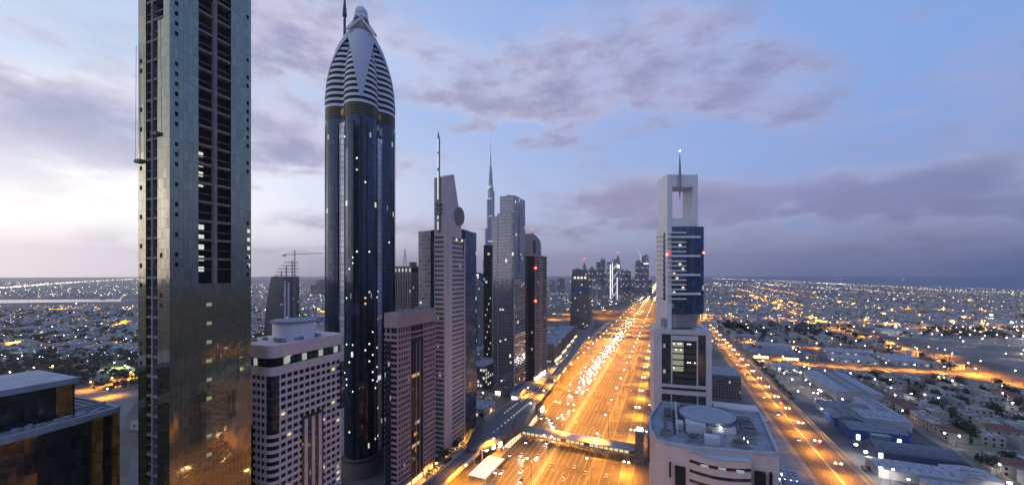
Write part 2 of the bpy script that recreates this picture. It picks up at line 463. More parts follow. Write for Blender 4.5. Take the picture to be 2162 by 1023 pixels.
for y in range(110, 690, 11): sm.quad((96.9, y, .075), (97.1, y, .075), (97.1, y + 4, .075), (96.9, y + 4, .075)); sm.quad((110.9, y, .075), (111.1, y, .075), (111.1, y + 4, .075), (110.9, y + 4, .075))
struct('road_markings', sm, MARK)
sw = MB(); sw.box(103.2, 104.8, 100, 640, 0, .25); sw.box(86.5, 90.2, 100, 690, 0, .15); sw.box(117.8, 120.5, 100, 690, 0, .15)
struct('pavement', sw, PAVE)
yd = MB().quad((120.8, 250, .05), (193, 250, .05), (193, 480, .05), (120.8, 480, .05))
struct('yard', yd, mat('yard_asphalt', (.085, .085, .10), .85, 0, .35, .05))
yd = MB().quad((0, 264, .05), (86, 264, .05), (86, 420, .05), (0, 420, .05))
struct('forecourt', yd, PAVE)
pk = MB().quad((-230, 345, .05), (-148.2, 345, .05), (-148.2, 384, .05), (-230, 384, .05)); pk.quad((-330, 395, .05), (-178, 395, .05), (-178, 560, .05), (-330, 560, .05))
struct('car_park', pk, ASPH2)
# sandy plots between the streets, a lit park lawn and the town roads inland
sp = MB()
for pts in (((135, 960), (400, 960), (415, 1190), (140, 1200)), ((450, 700), (640, 690), (760, 1150), (470, 1180))):
    sp.quad(*[(x, y, .03) for x, y in pts])
struct('sandy_plot', sp, SAND)
pl = MB(); pts = [G(215, 795), G(282, 795), G(288, 765), G(225, 770)]
pl.quad(*[(x, y, .06) for x, y in pts]); struct('lawn', pl, mat('lawn_grass', (.09, .13, .035), .95, 0, .3, .08))
lr = MB()
for a in ([G(140, 800), G(200, 822), G(260, 808), G(330, 795)], [G(-40, 812), G(60, 796), G(160, 778), G(290, 745)], [G(-60, 660), G(120, 656), G(300, 650)], [G(240, 1010), G(290, 870), G(330, 800)], [G(540, 660), G(690, 655)]):
    strip(lr, spline(a, 8), 12, .08)
struct('inland_road', lr, ASPH2)
fh = MB(); strip(fh, spline([P(-80, 3000), P(130, 4200), P(240, 7000), P(320, 14000)], 8), 70, .2)
struct('inland_motorway', fh, ASPH)
# ------------------------------------------------------------------ shared finishes
PINK = mat('pink_stone', (.64, .48, .45), .75, 0, .10, .25)
PINK2 = mat('dusky_stone', (.36, .255, .245), .75, 0, .12, .25)
WHITEP = mat('white_cladding', (.70, .68, .70), .5, 0, .06, .2)
CREAM = mat('cream_stone', (.46, .41, .37), .75, 0, .12, .2)
GREYC = mat('grey_cladding', (.31, .30, .32), .6, 0, .10, .2)
SLAB = mat('raw_concrete', (.24, .21, .20), .9, 0, .2, .3)
DARKIN = mat('dark_interior', (.018, .018, .02), .9, 0, .3, .4)
ROOFG = mat('grey_roof', (.25, .26, .30), .9, 0, .28, .25)
METAL = mat('grey_metal', (.30, .31, .33), .4, .7, .1, .6)
DMETAL = mat('dark_metal', (.07, .07, .08), .45, .6, .1, .6)
WARMWIN = emit('warm_window_light', (1, .80, .50), 1.0)
PALEWIN = emit('pale_window_light', (.92, .95, .80), .75)
REDL = emit('red_beacon_light', (1, .05, .03), 22)
WHITEL = emit('white_lamp_light', (1, .93, .85), 14)
SHOPL = emit('shop_light', (1, .86, .62), 5)
DGLASS = facade('dark_glass', (.03, .03, .035), (.02, .022, .028), 1.6, 3.3, .94, .8, .006, ls=.6, grough=.08, wrough=.3)

def parts_of(th, name, boxes, m, most=95):
    """boxes: (x0,x1,y0,y1,z0,z1); each one a child of its own, past the limit the rest is one child of kind stuff"""
    rest = MB(); cache = {}
    for i, bx in enumerate(boxes):
        if i < most:
            x0, x1, y0, y1, z0, z1 = bx
            key = tuple(round(v, 2) for v in (x1 - x0, y1 - y0, z1 - z0))
            if key not in cache:
                cache[key] = MB().box(-key[0] / 2, key[0] / 2, -key[1] / 2, key[1] / 2, -key[2] / 2, key[2] / 2).mesh(name, m)
            o = bpy.data.objects.new(name, cache[key]); COL.objects.link(o); o.parent = th
            o.location = ((x0 + x1) / 2, (y0 + y1) / 2, (z0 + z1) / 2)
        else: rest.box(*bx)
    if rest.v:
        o = rest.build(name + '_rest', m, th); o.name = name; o['kind'] = 'stuff'
def beacon(th, x, y, z, r=.7):
    MB().ball(x, y, z, r, 8, 5).build('warning_light', REDL, th)

# ------------------------------------------------------------------ unfinished tall tower with mirror panels, nearest of the row
th = thing('unfinished_tower', (-149.5, 76.7, 0), 'very tall unfinished tower of greenish mirror glass with open concrete bays', 'tower')
L, Wd, H = 26.7, 17.6, 262.0
GA = facade('mirror_panel', (.13, .13, .11), (.30, .30, .235), 1.42, 3.3, .965, .975, .0, grough=.08, wrough=.35, metal=.85, var=.12, tilt=.018)
core = MB().box(-Wd + 2.6, -2.6, 2.6, L - 2.6, 0, H - 3)
core.build('core', DARKIN, th)
pan, panb = MB(), MB()
T0 = 2.6
HB = 127.0
pan.box(-T0, 0, 0, 8.4, 0, H); pan.box(-T0, 0, 19.2, L, 0, H); pan.box(-T0, 0, 8.4, 19.2, 0, HB)        # side facing the highway
pan.box(-3.3, -T0, 0, T0, 0, H); pan.box(-Wd, -13.2, 0, T0, 0, H)
pan.box(-6.6, -3.3, 0, T0, 0, 214)
pan.box(-Wd, -Wd + T0, T0, L, 0, H); pan.box(-Wd + T0, -T0, L - T0, L, 0, HB)
def split_at(mb, zc):
    lo_, hi_ = MB(), MB()
    for i in range(len(mb.v) // 8):
        q = mb.v[8 * i:8 * i + 8]; xs = [p[0] for p in q]; ys = [p[1] for p in q]; zs = [p[2] for p in q]
        a = (min(xs), max(xs), min(ys), max(ys))
        if min(zs) < zc: lo_.box(*a, min(zs), min(max(zs), zc - .003))
        if max(zs) > zc: hi_.box(*a, max(min(zs), zc), max(zs))
    return lo_, hi_
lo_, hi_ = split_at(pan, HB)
hi_.build('green_mirror_cladding', GA, th)
lo_.build('tinted_reflection_cladding', facade('tinted_reflection_panel', (.12, .10, .07), (.33, .285, .19), 1.42, 3.3, .965, .975, .0, grough=.06, wrough=.35, metal=.88, var=.10, tilt=.014), th)  # warm tint paints the orange street's reflection into the lower glass
fr = MB()
k = 0; z = 3.3
while z < H:
    big = k % 2 == 0
    if z > HB + 4:
        fr.box(-2.7, -.15 if big else -1.6, 8.4, 19.2, z, z + (.75 if big else .28))
    fr.box(-13.2, -6.6 if z < 214 else -3.3, .2 if big else .8, 2.7, z, z + (.8 if big else .4))
    z += 3.3; k += 1
fr.box(-1.1, .25, 13.1, 14.3, HB, H); fr.box(-10.4, -9.5, .1, 2.7, 0, H)
fr.build('concrete_frame', SLAB, th)
# panes not yet fitted and rooms with work lamps on
vo = []
for i in range(70):
    z = 4 + 3.3 * R_.randrange(36, 78)
    if R_.random() < .55: vo.append((-.3, .06, 1.5, 2.4, z, z + 1.4))
    else: vo.append((-.3, .06, 24.9, 25.8, z, z + 1.4))
for z in [40 + 3.3 * q for q in range(0, 60) if R_.random() < .5][:34]:
    x = R_.choice((-16.6, -16.6, -5.2)); vo.append((x, x + 1.3, -.06, .3, z, z + 1.5))
parts_of(th, 'open_pane', vo[:95], DARKIN)
lw = []
for z, y0 in ((161, 9), (164.6, 9), (168, 9), (171.5, 9), (146, 9.3), (142.5, 9.3), (139, 9.3), (131.2, 9.3), (135, 9.3)):
    lw.append((-2.64, -2.56, y0 + .4, y0 + 2.3, z, z + 1.7))
for q in range(5): lw.append((-.25, .05, 25.2, 26.2, 133 + 3.3 * q, 134.4 + 3.3 * q))
parts_of(th, 'lit_room', lw, PALEWIN)
fd = [(-.2, .05, 10.8 + .1 * (q % 3), 12.6, 20 + 6.6 * q, 21.2 + 6.6 * q) for q in range(0, 16) if q not in (5, 6, 9)]
parts_of(th, 'dim_window', fd, emit('dim_window_light', (.75, .8, .45), .28))
cr_ = MB()
for z, x in ((176, -7), (168, -16.5)):
    cr_.box(x - 1.6, x + 1.6, -1.0, -.1, z, z + 1.1); cr_.tube((x - 1.4, -.6, z + 1), (x - 1.4, -.4, z + 40), .06, n=4); cr_.tube((x + 1.4, -.6, z + 1), (x + 1.4, -.4, z + 40), .06, n=4)
cr_.build('work_platform', SLAB, th)

# ------------------------------------------------------------------ pink hotel block with a drum on its roof
th = thing('pink_office_block', (-149.5, 112.0, 0), 'pink stone block with rows of dark windows and round drum on its roof', 'building')
L, Wd, H = 37.5, 26.0, 101.0
FH = 3.2
core = MB().prism(rrect(-Wd, 0, 0, L, 3.0), 0, H - 1)
core.build('glazing', facade('hotel_glass', (.012, .011, .013), (.016, .014, .017), 2.9, FH, .98, .98, .003, ls=.5, grough=.30, wrough=.4, var=.4, spec=.15), th)
wl = MB()
d = .45
def ring(mb, z0, z1, d, x0=-Wd, x1=0.0, y0=0.0, y1=L, r=3.0): mb.prism(rrect(x0 - d, x1 + d, y0 - d, y1 + d, r + d), z0, z1)
z = 2.0
while z < H - 14: ring(wl, z, z + 1.35, d); z += FH
ring(wl, H - 12.6, H - 9.0, .55); ring(wl, H - 5.2, H, .9)
def piers(mb, z0, z1, ys, xs, pw=.62, d=.47):
    for y in ys: mb.box(-.3, d, y - pw / 2, y + pw / 2, z0, z1)
    for x in xs: mb.box(x - pw / 2, x + pw / 2, -d, .3, z0, z1)
piers(wl, 0, H - 12, [3.4 + 2.95 * k for k in range(12)], [-3.6 - 2.6 * k for k in range(9)])
for y in (15.6, 19.4, 23.2): wl.box(-.3, .95, y - .8, y + .8, 0, 66)
for x in (-12.5, -15.6, -18.8): wl.box(x - .7, x + .7, -.95, .3, 0, 66)
wl.build('wall', PINK, th)
dk = MB()
dk.prism(rrect(-4.2, .62, -.62, 4.6, 2.6), 66, 88.2)                 # dark glazed corner
dk.box(.1, .62, 13.6, 25.2, 0, 67.4); dk.box(-20.5, -10.8, -.62, -.1, 0, 67.4)
dk.box(.1, .62, 35.3, L + .3, 64, 87)
dk.build('dark_glass_recess', DGLASS, th)
lw = [(.1, .5, 5.2 + 2.95 * k, 7.4 + 2.95 * k, H - 8.6, H - 5.7) for k in range(10)] + [(-5.0 - 2.6 * k, -3.2 - 2.6 * k, -.5, -.1, H - 8.6, H - 5.7) for k in range(8)]
parts_of(th, 'lit_window', [w for i, w in enumerate(lw) if i % 3 == 0], emit('restaurant_light', (.75, .85, .72), .42))
parts_of(th, 'window', [w for i, w in enumerate(lw) if i % 3], DGLASS)
lw = []
for i in range(14):
    k = R_.randrange(11); q = R_.randrange(6, 26)
    lw.append((-.05, .06, 3.95 + 2.95 * k, 5.85 + 2.95 * k, 3.75 + FH * q, 5.1 + FH * q))
parts_of(th, 'lit_window', lw, emit('hotel_room_light', (1, .8, .5), .8))
rf = MB(); rf.prism(rrect(-Wd - .5, .5, -.5, L + .5, 3), H - .9, H - .6)
for i in range(26):
    x = R_.uniform(-Wd + 2, -2); y = R_.uniform(3, L - 3); s = R_.uniform(.6, 1.6); rf.box(x - s, x + s, y - s * .7, y + s * .7, H - .6, H + R_.uniform(.4, 1.6))
rf.build('roof', ROOFG, th)
dr = MB().cyl(-10.5, 19, H - .6, H + 7.4, 8.8, 40); dr = dr.build('roof_drum', WHITEP, th)
MB().cyl(-10.5, 19, H + 7.4, H + 8.3, 9.6, 40).build('drum_lid', ROOFG, dr)

# ------------------------------------------------------------------ dark low office with curved mirror front at the lower corner
bx, by = -185.5, 79.5
th = thing('dark_glass_office', (bx, by, 0), 'dark glass office block with golden corner strips and stepped roof', 'building')
H = HT(864, 142)
GD = facade('black_glass', (.02, .02, .022), (.045, .046, .048), 1.5, 3.6, .97, .9, .003, ls=.8, grough=.05, wrough=.2, metal=.55, tilt=.02)
crv = [(3.4 * math.sin(PI * k / 14), -62.0 * k / 14) for k in range(15)]
poly = [(-40, -62), (-40, 0)] + crv
MB().prism(poly[::-1], 0, H).build('glass_wall', GD, th)
GOLD = facade('gold_glass', (.08, .06, .03), (.72, .42, .12), 1.5, 3.6, .96, .92, 0, grough=.14, wrough=.3, metal=.9, tilt=.02)
MB().box(-.5, 1.2, -2.2, -.2, 0, H - .3).box(-.5, 2.3, -7.8, -5.2, 0, H - .3).box(-.5, 3.9, -20.5, -17.6, 0, H - 26).build('gold_strip', GOLD, th)
pp = MB(); rim = [(-40, 0)] + crv
for a, c in zip(rim, rim[1:]):
    d_ = (Vector(c) - Vector(a)).normalized(); n_ = Vector((-d_.y, d_.x))
    pp.prism([tuple(Vector(a) + n_ * .5), tuple(Vector(c) + n_ * .5), tuple(Vector(c) - n_ * .6), tuple(Vector(a) - n_ * .6)][::-1], H - .8, H + 1.3)
pp.build('parapet', mat('pale_parapet', (.34, .34, .38), .8, 0, .25, .3), th)
rf = MB().box(-39, -.8, -61, -.8, H, H + .25)
rf.build('roof', ROOFG, th)
uu = []
for i in range(44):
    x = R_.uniform(-5.2, -.6) if R_.random() < .8 else R_.uniform(-30, -3); y = R_.uniform(-40, -2) if x > -5.5 else R_.uniform(-6.5, -1.5); s = R_.uniform(.4, 1.3)
    uu.append((x - s * .7, x + s * .7, y - s, y + s, H, H + R_.uniform(.5, 1.9)))
parts_of(th, 'roof_unit', uu, mat('unit_pale', (.36, .36, .40), .8, 0, .25, .4))
pho = MB().box(-34, -6.5, -60, -9, H + .25, H + 11.5).build('penthouse', GD, th)
MB().box(-35, -5.6, -61, -8.2, H + 11.5, H + 13.4).build('penthouse_roof', mat('blue_grey_roof', (.33, .34, .40), .7, 0, .2, .2), pho)
MB().box(-8, -6.2, -13.5, -9.6, H + .3, H + 11.4).box(-8, -6.2, -33, -27, H + .3, H + 11.4).build('gold_strip', GOLD, pho)
tr_ = MB()
for k in range(4): tr_.box(-30, -7.2, -8.6 + 2.2 * k, -8.0 + 2.2 * k, H + 2.2, H + 2.5)
tr_.box(-30.3, -29.8, -9, -.6, H + .2, H + 2.2); tr_.box(-7.2, -6.7, -9, -.6, H + .2, H + 2.55)
tr_.build('roof_trellis', mat('pale_parapet', (0, 0, 0)), th)

# ------------------------------------------------------------------ tall bullet-shaped tower with striped crown
ZC = 268.0
rx, ry = P(762.5, ZC)
view = math.atan2(-ry, -rx)             # direction from the tower to the camera
th = thing('bullet_tower', (rx, ry, 0), 'tall blue glass tower with striped bullet-shaped crown and ball on top', 'tower', rz=view)
def quatre(sc, c=12.5, r=11.0, n=14):
    sc = sc * .955
    """four round lobes; lobe 0 points along +x (to the camera)"""
    out = []; half = math.acos(max(-1, min(1, (10.8 - c) / r)))
    for q in range(4):
        cx, cyy = c * math.cos(q * PI / 2), c * math.sin(q * PI / 2)
        for k in range(n):
            a = q * PI / 2 + half * (-1 + 2 * (k + .5) / n) * .985
            out.append(((cx + r * math.cos(a)) * sc, (cyy + r * math.sin(a)) * sc))
    return out
HG = HT(268, ZC)                                                            # top of the glass shaft
BLUE = facade('blue_curtain_glass', (.012, .016, .03), (.050, .066, .105), 1.9, 3.7, .95, .88, .004, lcol=(1, .92, .7), ls=1.0, grough=.05, wrough=.25, metal=.62, var=.25, tilt=.010)
q0 = quatre(1.0)
sh = MB().prism(q0, 12, HG); o = sh.build('glass_shaft', BLUE, th)
bs = MB().prism(quatre(1.03), 0, 9.5)
for z in (3, 6, 9.5, 12): bs.prism(quatre(1.06), z, z + .8)
bs.build('base', mat('base_stone', (.16, .13, .11), .5, 0, .15, .3), th)
st = MB()
for q in range(4):                                                          # pale strips in the grooves between lobes
    a = q * PI / 2 + PI / 4
    g = 16.6
    ca, sa = math.cos(a), math.sin(a)
    pts = [(g * ca + w * -sa - dd * ca, g * sa + w * ca - dd * sa) for w, dd in ((-2.7, 4.0), (-2.7, 0), (2.7, 0), (2.7, 4.0))]
    st.prism(pts, 12, HG - 3)
st.build('groove_strip', facade('pale_groove_glass', (.12, .13, .17), (.50, .52, .60), 3.8, 3.7, .9, .86, .02, ls=.8, grough=.2, wrough=.5, metal=.4, var=.2), th)
bk = MB(); fins = MB()
for q in range(4):
    for da in (-.19, .0, .16):
        a = q * PI / 2 + da; rr = (23.62 if da == 0 else 23.2) * .957
        w = .55 if da else 1.0
        ca, sa = math.cos(a), math.sin(a)
        bk.prism([(rr * ca + u * -sa - dd * ca, rr * sa + u * ca - dd * sa) for u, dd in ((-w, 1.2), (-w, 0), (w, 0), (w, 1.2))], 12, HG - (4 if da else 1))
bk.build('dark_strip', mat('black_glass_strip', (.008, .009, .012), .1, 0, .1, .5), th)
lw = MB(); lo = []
for i in range(80):
    q = R_.choice((0, 0, 3, 1)); k = R_.randrange(1, 13); z = 14 + 3.7 * R_.randrange(2, 57)
    if z > 150 and R_.random() < .6: z -= 120
    a = q * PI / 2 + math.acos((10.8 - 12.5) / 11.0) * (-1 + 2 * (k + 1.0) / 14) * .985
    cx, cyy = 12.5 * math.cos(q * PI / 2), 12.5 * math.sin(q * PI / 2)
    x, y = (cx + 11.0 * math.cos(a)) * .955, (cyy + 11.0 * math.sin(a)) * .955
    lo.append((x, y, z, a))
WINME = MB().box(-.15, .12, -.42, .42, 0, .95).mesh('lit_window', emit('office_light', (.95, .96, .80), 1.7))
WINME2 = MB().box(-.15, .12, -.55, .55, 0, 1.1).mesh('lit_window', emit('office_warm_light', (1, .78, .42), .9))
for x, y, z, a in lo:
    o = bpy.data.objects.new('lit_window', R_.choice((WINME, WINME, WINME2))); COL.objects.link(o); o.parent = th; o.location = (x, y, z + .9); o.rotation_euler = (0, 0, a)
# gilded collar
HC = HT(243, ZC)
cl = MB(); cl.prism(quatre(1.0), HG, HC); clo = cl.build('collar', mat('dark_collar', (.035, .028, .024), .4, .2, .2, .5), th)
gb = MB()
for k in range(4): gb.prism(quatre(1.008), HG + 1.3 + k * 1.75, HG + 1.48 + k * 1.75)
gb.build('gold_band', mat('gold_trim', (.30, .19, .07), .35, .9, .1, .5), clo)
for q in range(4):
    a = q * PI / 2 + PI / 4; md = MB()
    c0 = Vector((15.3 * math.cos(a), 15.3 * math.sin(a), (HG + HC) / 2)); dv = Vector((math.cos(a), math.sin(a), 0))
    md.tube(c0 - dv, c0 + dv * .8, 2.3, n=20); md.tube(c0 + dv * .8, c0 + dv * 1.1, 1.5, n=20)
    md.build('medallion', mat('gold_trim', (0, 0, 0)), th)
# crown: white and dark storeys drawn in to the top
prof = [(0, 1.0), (.14, .99), (.33, .955), (.52, .875), (.71, .735), (.80, .655), (.89, .55), (1.0, .415)]
def pk_(u):
    for (a, x), (b, y) in zip(prof, prof[1:]):
        if u <= b: return x + (y - x) * (u - a) / (b - a)
    return prof[-1][1]
HT_ = HT(76, ZC); NS = 14
wb, db = MB(), MB()
for i in range(NS):
    u0, u1 = i / NS, (i + 1) / NS; um = u0 + (u1 - u0) * .46
    zz = lambda u: HC + (HT_ - HC) * u
    wb.loft([[(x, y, zz(u0)) for x, y in quatre(pk_(u0) * 1.006)], [(x, y, zz(um)) for x, y in quatre(pk_(um) * 1.006)]])
    db.loft([[(x, y, zz(um)) for x, y in quatre(pk_(um) * .992)], [(x, y, zz(u1)) for x, y in quatre(pk_(u1) * .992)]])
wb.build('white_band', WHITEP, th); db.build('dark_band', mat('dark_band_glass', (.012, .012, .02), .55, 0, .2, .4, spec=.2), th)
for q in range(4):                                                          # smooth leaf panels over each lobe
    ca, sa = math.cos(q * PI / 2), math.sin(q * PI / 2)
    rows = []
    HL = HT(48, ZC)
    for k in range(19):
        u = k / 18; z = HT(232, ZC) + (HL - HT(232, ZC)) * u
        uc = (z - HC) / (HT_ - HC)
        if uc <= 1: rad = pk_(uc) * 23.5 * .955 * 1.006 + .25
        else: rad = (.43 * 23.5) * (1 - (uc - 1) * 2.6)
        if u < .84: w = .7 + 8.6 * (u / .84) ** .9
        else: w = 9.3 * (1 - ((u - .84) / .16) ** 1.3) + .15
        w = min(w, rad * .93)
        row = []
        for j in range(9):
            s = (j - 4) / 4 * w
            r2 = rad - (s * s) / (22.0 * max(.35, rad / 23.5)) * .9
            row.append((r2, s, z))
        rows.append(row)
    lf = MB(); b0 = 0
    for row in rows: lf.v += [(x * ca - y * sa, x * sa + y * ca, z) for x, y, z in row]
    nb = len(lf.v)
    for row in rows: lf.v += [((x - .5) * ca - y * .98 * sa, (x - .5) * sa + y * .98 * ca, z) for x, y, z in row]
    for k in range(15):
        for j in range(8):
            a = k * 9 + j; lf.f.append((a, a + 1, a + 10, a + 9)); lf.mi.append(0)
            a += nb; lf.f.append((a + 9, a + 10, a + 1, a)); lf.mi.append(0)
    for k in range(15):
        for j in (0, 8):
            a = k * 9 + j; lf.f.append((a, a + 9, a + 9 + nb, a + nb)); lf.mi.append(0)
    lf.build('leaf_panel', mat('smooth_leaf', (.50, .50, .57), .6, 0, .03, .2), th, smooth=False)
    ar = MB()
    for sg in (-1, 1):                                                      # ribs that cross under the ball
        prev = None
        for k in range(9):
            u = k / 8; z = HT(84, ZC) + (HT(38, ZC) - HT(84, ZC)) * u
            rad = (.40 * 23.5) * (1 - .64 * u) ; s = sg * (8.2 * (1 - u) ** .9 - 2.6 * u)
            p3 = (rad * ca - s * sa, rad * sa + s * ca, z)
            if prev: ar.tube(prev, p3, .75, n=6)
            prev = p3
    ar.build('arch_rib', WHITEP, th)
MB().loft([[(x, y, HT_ - 2) for x, y in quatre(.40)], [(x * .5, y * .5, HT(40, ZC)) for x, y in quatre(.40)]]).build('crown_core', mat('bronze_core', (.26, .22, .20), .6, .2, .2, .4), th)
MB().cyl(0, 0, HT(44, ZC), HT(33, ZC), 5.0, 20, 3.6).ball(0, 0, HT(29, ZC), 4.3, 20, 12, sz=1.05).build('ball', WHITEP, th, smooth=True)
# mast beside the crown
a = math.radians(92)
mx, my = 10.3 * math.cos(PI * .60), -10.3
ms = MB(); ms.tube((1.5, -10.4, HT(110, ZC)), (1.5, -10.4, HT(45, ZC)), .95, .8, 8); ms.tube((1.5, -10.4, HT(45, ZC)), (1.5, -10.4, HT(8, ZC)), 1.5, .5, 8); ms.tube((1.5, -10.4, HT(8, ZC)), (1.5, -10.4, HT(-8, ZC)), .25, .12, 6)
ms.box(.6, 2.4, -11.4, -9.4, HT(38, ZC), HT(28, ZC)); ms.box(.8, 2.2, -11.2, -9.6, HT(58, ZC), HT(54, ZC))
ms.build('mast', DMETAL, th)
a = -PI / 4 * 0 + PI / 4; sg = MB()
ca, sa = math.cos(a), math.sin(a)
pts = lambda r, w: [(r * ca + u * -sa - dd * ca, r * sa + u * ca - dd * sa) for u, dd in ((-w, .5), (-w, 0), (w, 0), (w, .5))]
sg.prism(pts(17.4, 2.6), HT(299, ZC), HT(276, ZC)); sg.build('emblem_panel', mat('dark_panel', (.05, .055, .07), .4, 0, .1, .5), th)
ev = MB()                                                                    # pale curved stroke on the panel
for k in range(10):
    u = -1.1 + 2.2 * k / 9; zc = (HT(299, ZC) + HT(276, ZC)) / 2
    for w0, z0 in ((-1.0 + .5 * math.sin(k * .7), -2.4 + k * .52), (.6 + .7 * math.cos(k * .6), -2.4 + k * .52)):
        px_, py_ = 17.45 * ca + w0 * -sa, 17.45 * sa + w0 * ca
        ev.box(px_ - .28, px_ + .28, py_ - .28, py_ + .28, zc + z0, zc + z0 + .55)
ev.build('emblem', WHITEP, th)

# ------------------------------------------------------------------ dusky grid block
th = thing('dusky_office_block', (-145.5, 187.0, 0), 'dusky pink grid-front office block with a dark glass strip down its middle', 'building')
L, Wd, H = 39.5, 8.5, 107.5; FH = 3.35
MB().box(-Wd, 0, 0, L, 0, H - 6).build('glazing', facade('dusky_glass', (.015, .014, .018), (.022, .02, .026), 2.2, FH, .97, .97, .003, ls=.5, grough=.25, wrough=.3, var=.5, spec=.2), th)
wl = MB(); z = 4
while z < H - 10:
    wl.box(-Wd - .5, .5, -.5, 12.2, z, z + 1.35); wl.box(-8, .5, 25.8, L + .5, z, z + 1.35); z += FH
for y in [.3 + 2.35 * k for k in range(6)] + [26.2 + 2.6 * k for k in range(6)]: wl.box(-.3, .53, y - .35, y + .35, 0, H - 8)
for x in [-4.6, -7.9]: wl.box(x - .35, x + .35, -.53, .3, 0, H - 8)
wl.box(-Wd - .55, .55, -.55, L + .55, H - 8.6, H)
wl.box(-Wd - .6, .6, -.6, L + .6, H - 13.2, H - 12.4); wl.box(-Wd - .6, .6, -.6, L + .6, H - 16.4, H - 15.6)
for y in (18.4, 22.2): wl.box(-.3, .45, y - .2, y + .2, 0, H - 20)
wl.build('wall', PINK2, th)
MB().box(-Wd, -4.2, -.62, -.1, 0, H - 16.5).build('dark_glass_recess', DGLASS, th)
rf = MB().box(-Wd + 1, -1, 1, L - 1, H, H + .3)
for i in range(12):
    x = R_.uniform(-Wd + 2, -2); y = R_.uniform(4, L - 4); s = R_.uniform(.5, 1.2); rf.box(x - s, x + s, y - s, y + s, H + .3, H + R_.uniform(.8, 2))
rf.build('roof', ROOFG, th)
lw = [(.02, .12, 13 + 1.0 + 2.2 * R_.randrange(5), 15.2 + 2.2 * R_.randrange(4), 6 + FH * q, 8 + FH * q) for q in R_.sample(range(26), 5)]
lw = [(a, b_, min(c, d_), max(c, d_) if abs(c - d_) > .5 else c + 1.6, e, f) for a, b_, c, d_, e, f in lw]
parts_of(th, 'lit_window', lw, emit('amber_window_light', (1, .55, .2), .5))
parts_of(th, 'shop_front', [(.1, .56, 2 + 6 * k, 6.6 + 6 * k, .6, 3.4) for k in range(6)], emit('shop_dim_light', (1, .62, .28), 1.6))
# ------------------------------------------------------------------ wedge-topped slab with the spire and disc
ZW = 276.0
th = thing('wedge_tower', (-145.0, 239.0, 0), 'pale slab tower with slanted top, thin lit spire and round disc emblem', 'tower')
def wz(py): return HT(py, 282)
H = wz(366); L = 29.0; Wd = 8.8
def wy(u): return u * L
prof = [(0, 0), (L, 0), (L, wz(560)), (L * .86, wz(500)), (L * .80, wz(462)), (L * .44, wz(364)), (0, wz(378))]
bd = MB()
bd.loft([[(-Wd, y, z) for y, z in prof], [(0, y, z) for y, z in prof]], True)
bd.build('wall', mat('pale_panel', (.62, .47, .44), .6, 0, .08, .2), th)
HB = wz(498); FH = 3.4
sp_ = MB(); gl = MB()
z = 3.0
while z < HB:
    gl.box(-.2, .1, 9.6, L - .4, z, z + 1.6); gl.box(-Wd + .5, -1.0, -.1, .2, z, z + 1.6); z += FH
gl.build('ribbon_glazing', facade('ribbon_glass', (.07, .06, .065), (.08, .068, .072), 1.6, FH, .98, .98, .006, ls=.7, grough=.35, wrough=.4), th)
cn = MB().box(.1, .6, L - 1.0, L + .4, 0, HB); cn.box(-.2, .35, 4.0, 9.4, 0, wz(470)); cn.build('pier', mat('pale_panel', (0, 0, 0)), th)
# spire fixed to the short side, with lit segments
px_, pyy = -Wd * .5, -1.1
s_ = MB(); s_.tube((px_, pyy, wz(492)), (px_, pyy, wz(300)), 1.05, 1.05, 8); s_.tube((px_, pyy, wz(300)), (px_ - .4, pyy, wz(282)), 1.05, .12, 8)
for py in (432, 442, 452): s_.box(px_ - 2.4, px_ + 2.4, pyy - 1.6, pyy + 1.2, wz(py + 3), wz(py))
s_o = s_.build('spire', mat('spire_metal', (.22, .22, .25), .4, .6, .1, .6), th)
spo = s_o; sl_ = [(px_ - .45, px_ + .45, pyy - 1.25, pyy - .9, wz(b), wz(a)) for a, b in ((300, 327), (331, 360), (366, 425), (458, 465), (470, 487))]
parts_of(spo, 'spire_light', sl_, emit('spire_light', (.9, .93, 1), .75))
dc = MB(); c0 = Vector((0, L * .70, wz(451)))
dc.tube(c0 + Vector((-.3, 0, 0)), c0 + Vector((1.0, 0, 0)), 7.0, n=32); dc.build('emblem_disc', mat('disc_rim', (.24, .22, .23), .5, .3, .1, .5), th)
dc = MB().tube(c0 + Vector((1.0, 0, 0)), c0 + Vector((1.15, 0, 0)), 5.7, n=32); dc.build('emblem_face', mat('disc_face', (.20, .15, .14), .5, .1, .15, .4), th)
em = MB()
for k in range(5): em.box(1.15, 1.35, c0.y - 2.8 + k * 1.3, c0.y - 2.0 + k * 1.3, c0.z - 2.0 + .5 * (k % 2), c0.z + 2.0 - .4 * (k % 3))
em.box(1.15, 1.33, c0.y - 3.2, c0.y + 3.6, c0.z - 2.8, c0.z - 2.3)
em.build('emblem', mat('emblem_copper', (.42, .27, .2), .4, .4, .1, .5), th)
parts_of(th, 'lit_window', [(.02, .18, 11 + k * 4.2, 13.4 + k * 4.2, wz(506), wz(501)) for k in (1, 3)] + [(.02, .18, R_.uniform(10, 26), 0, 20 + FH * q, 0) for q in ()], WARMWIN)
parts_of(th, 'shop_front', [(.1, .5, 1 + 4.6 * k, 5 + 4.6 * k, .5, 3.2) for k in range(6)], emit('shop_dim_light', (1, .6, .3), 1.6))

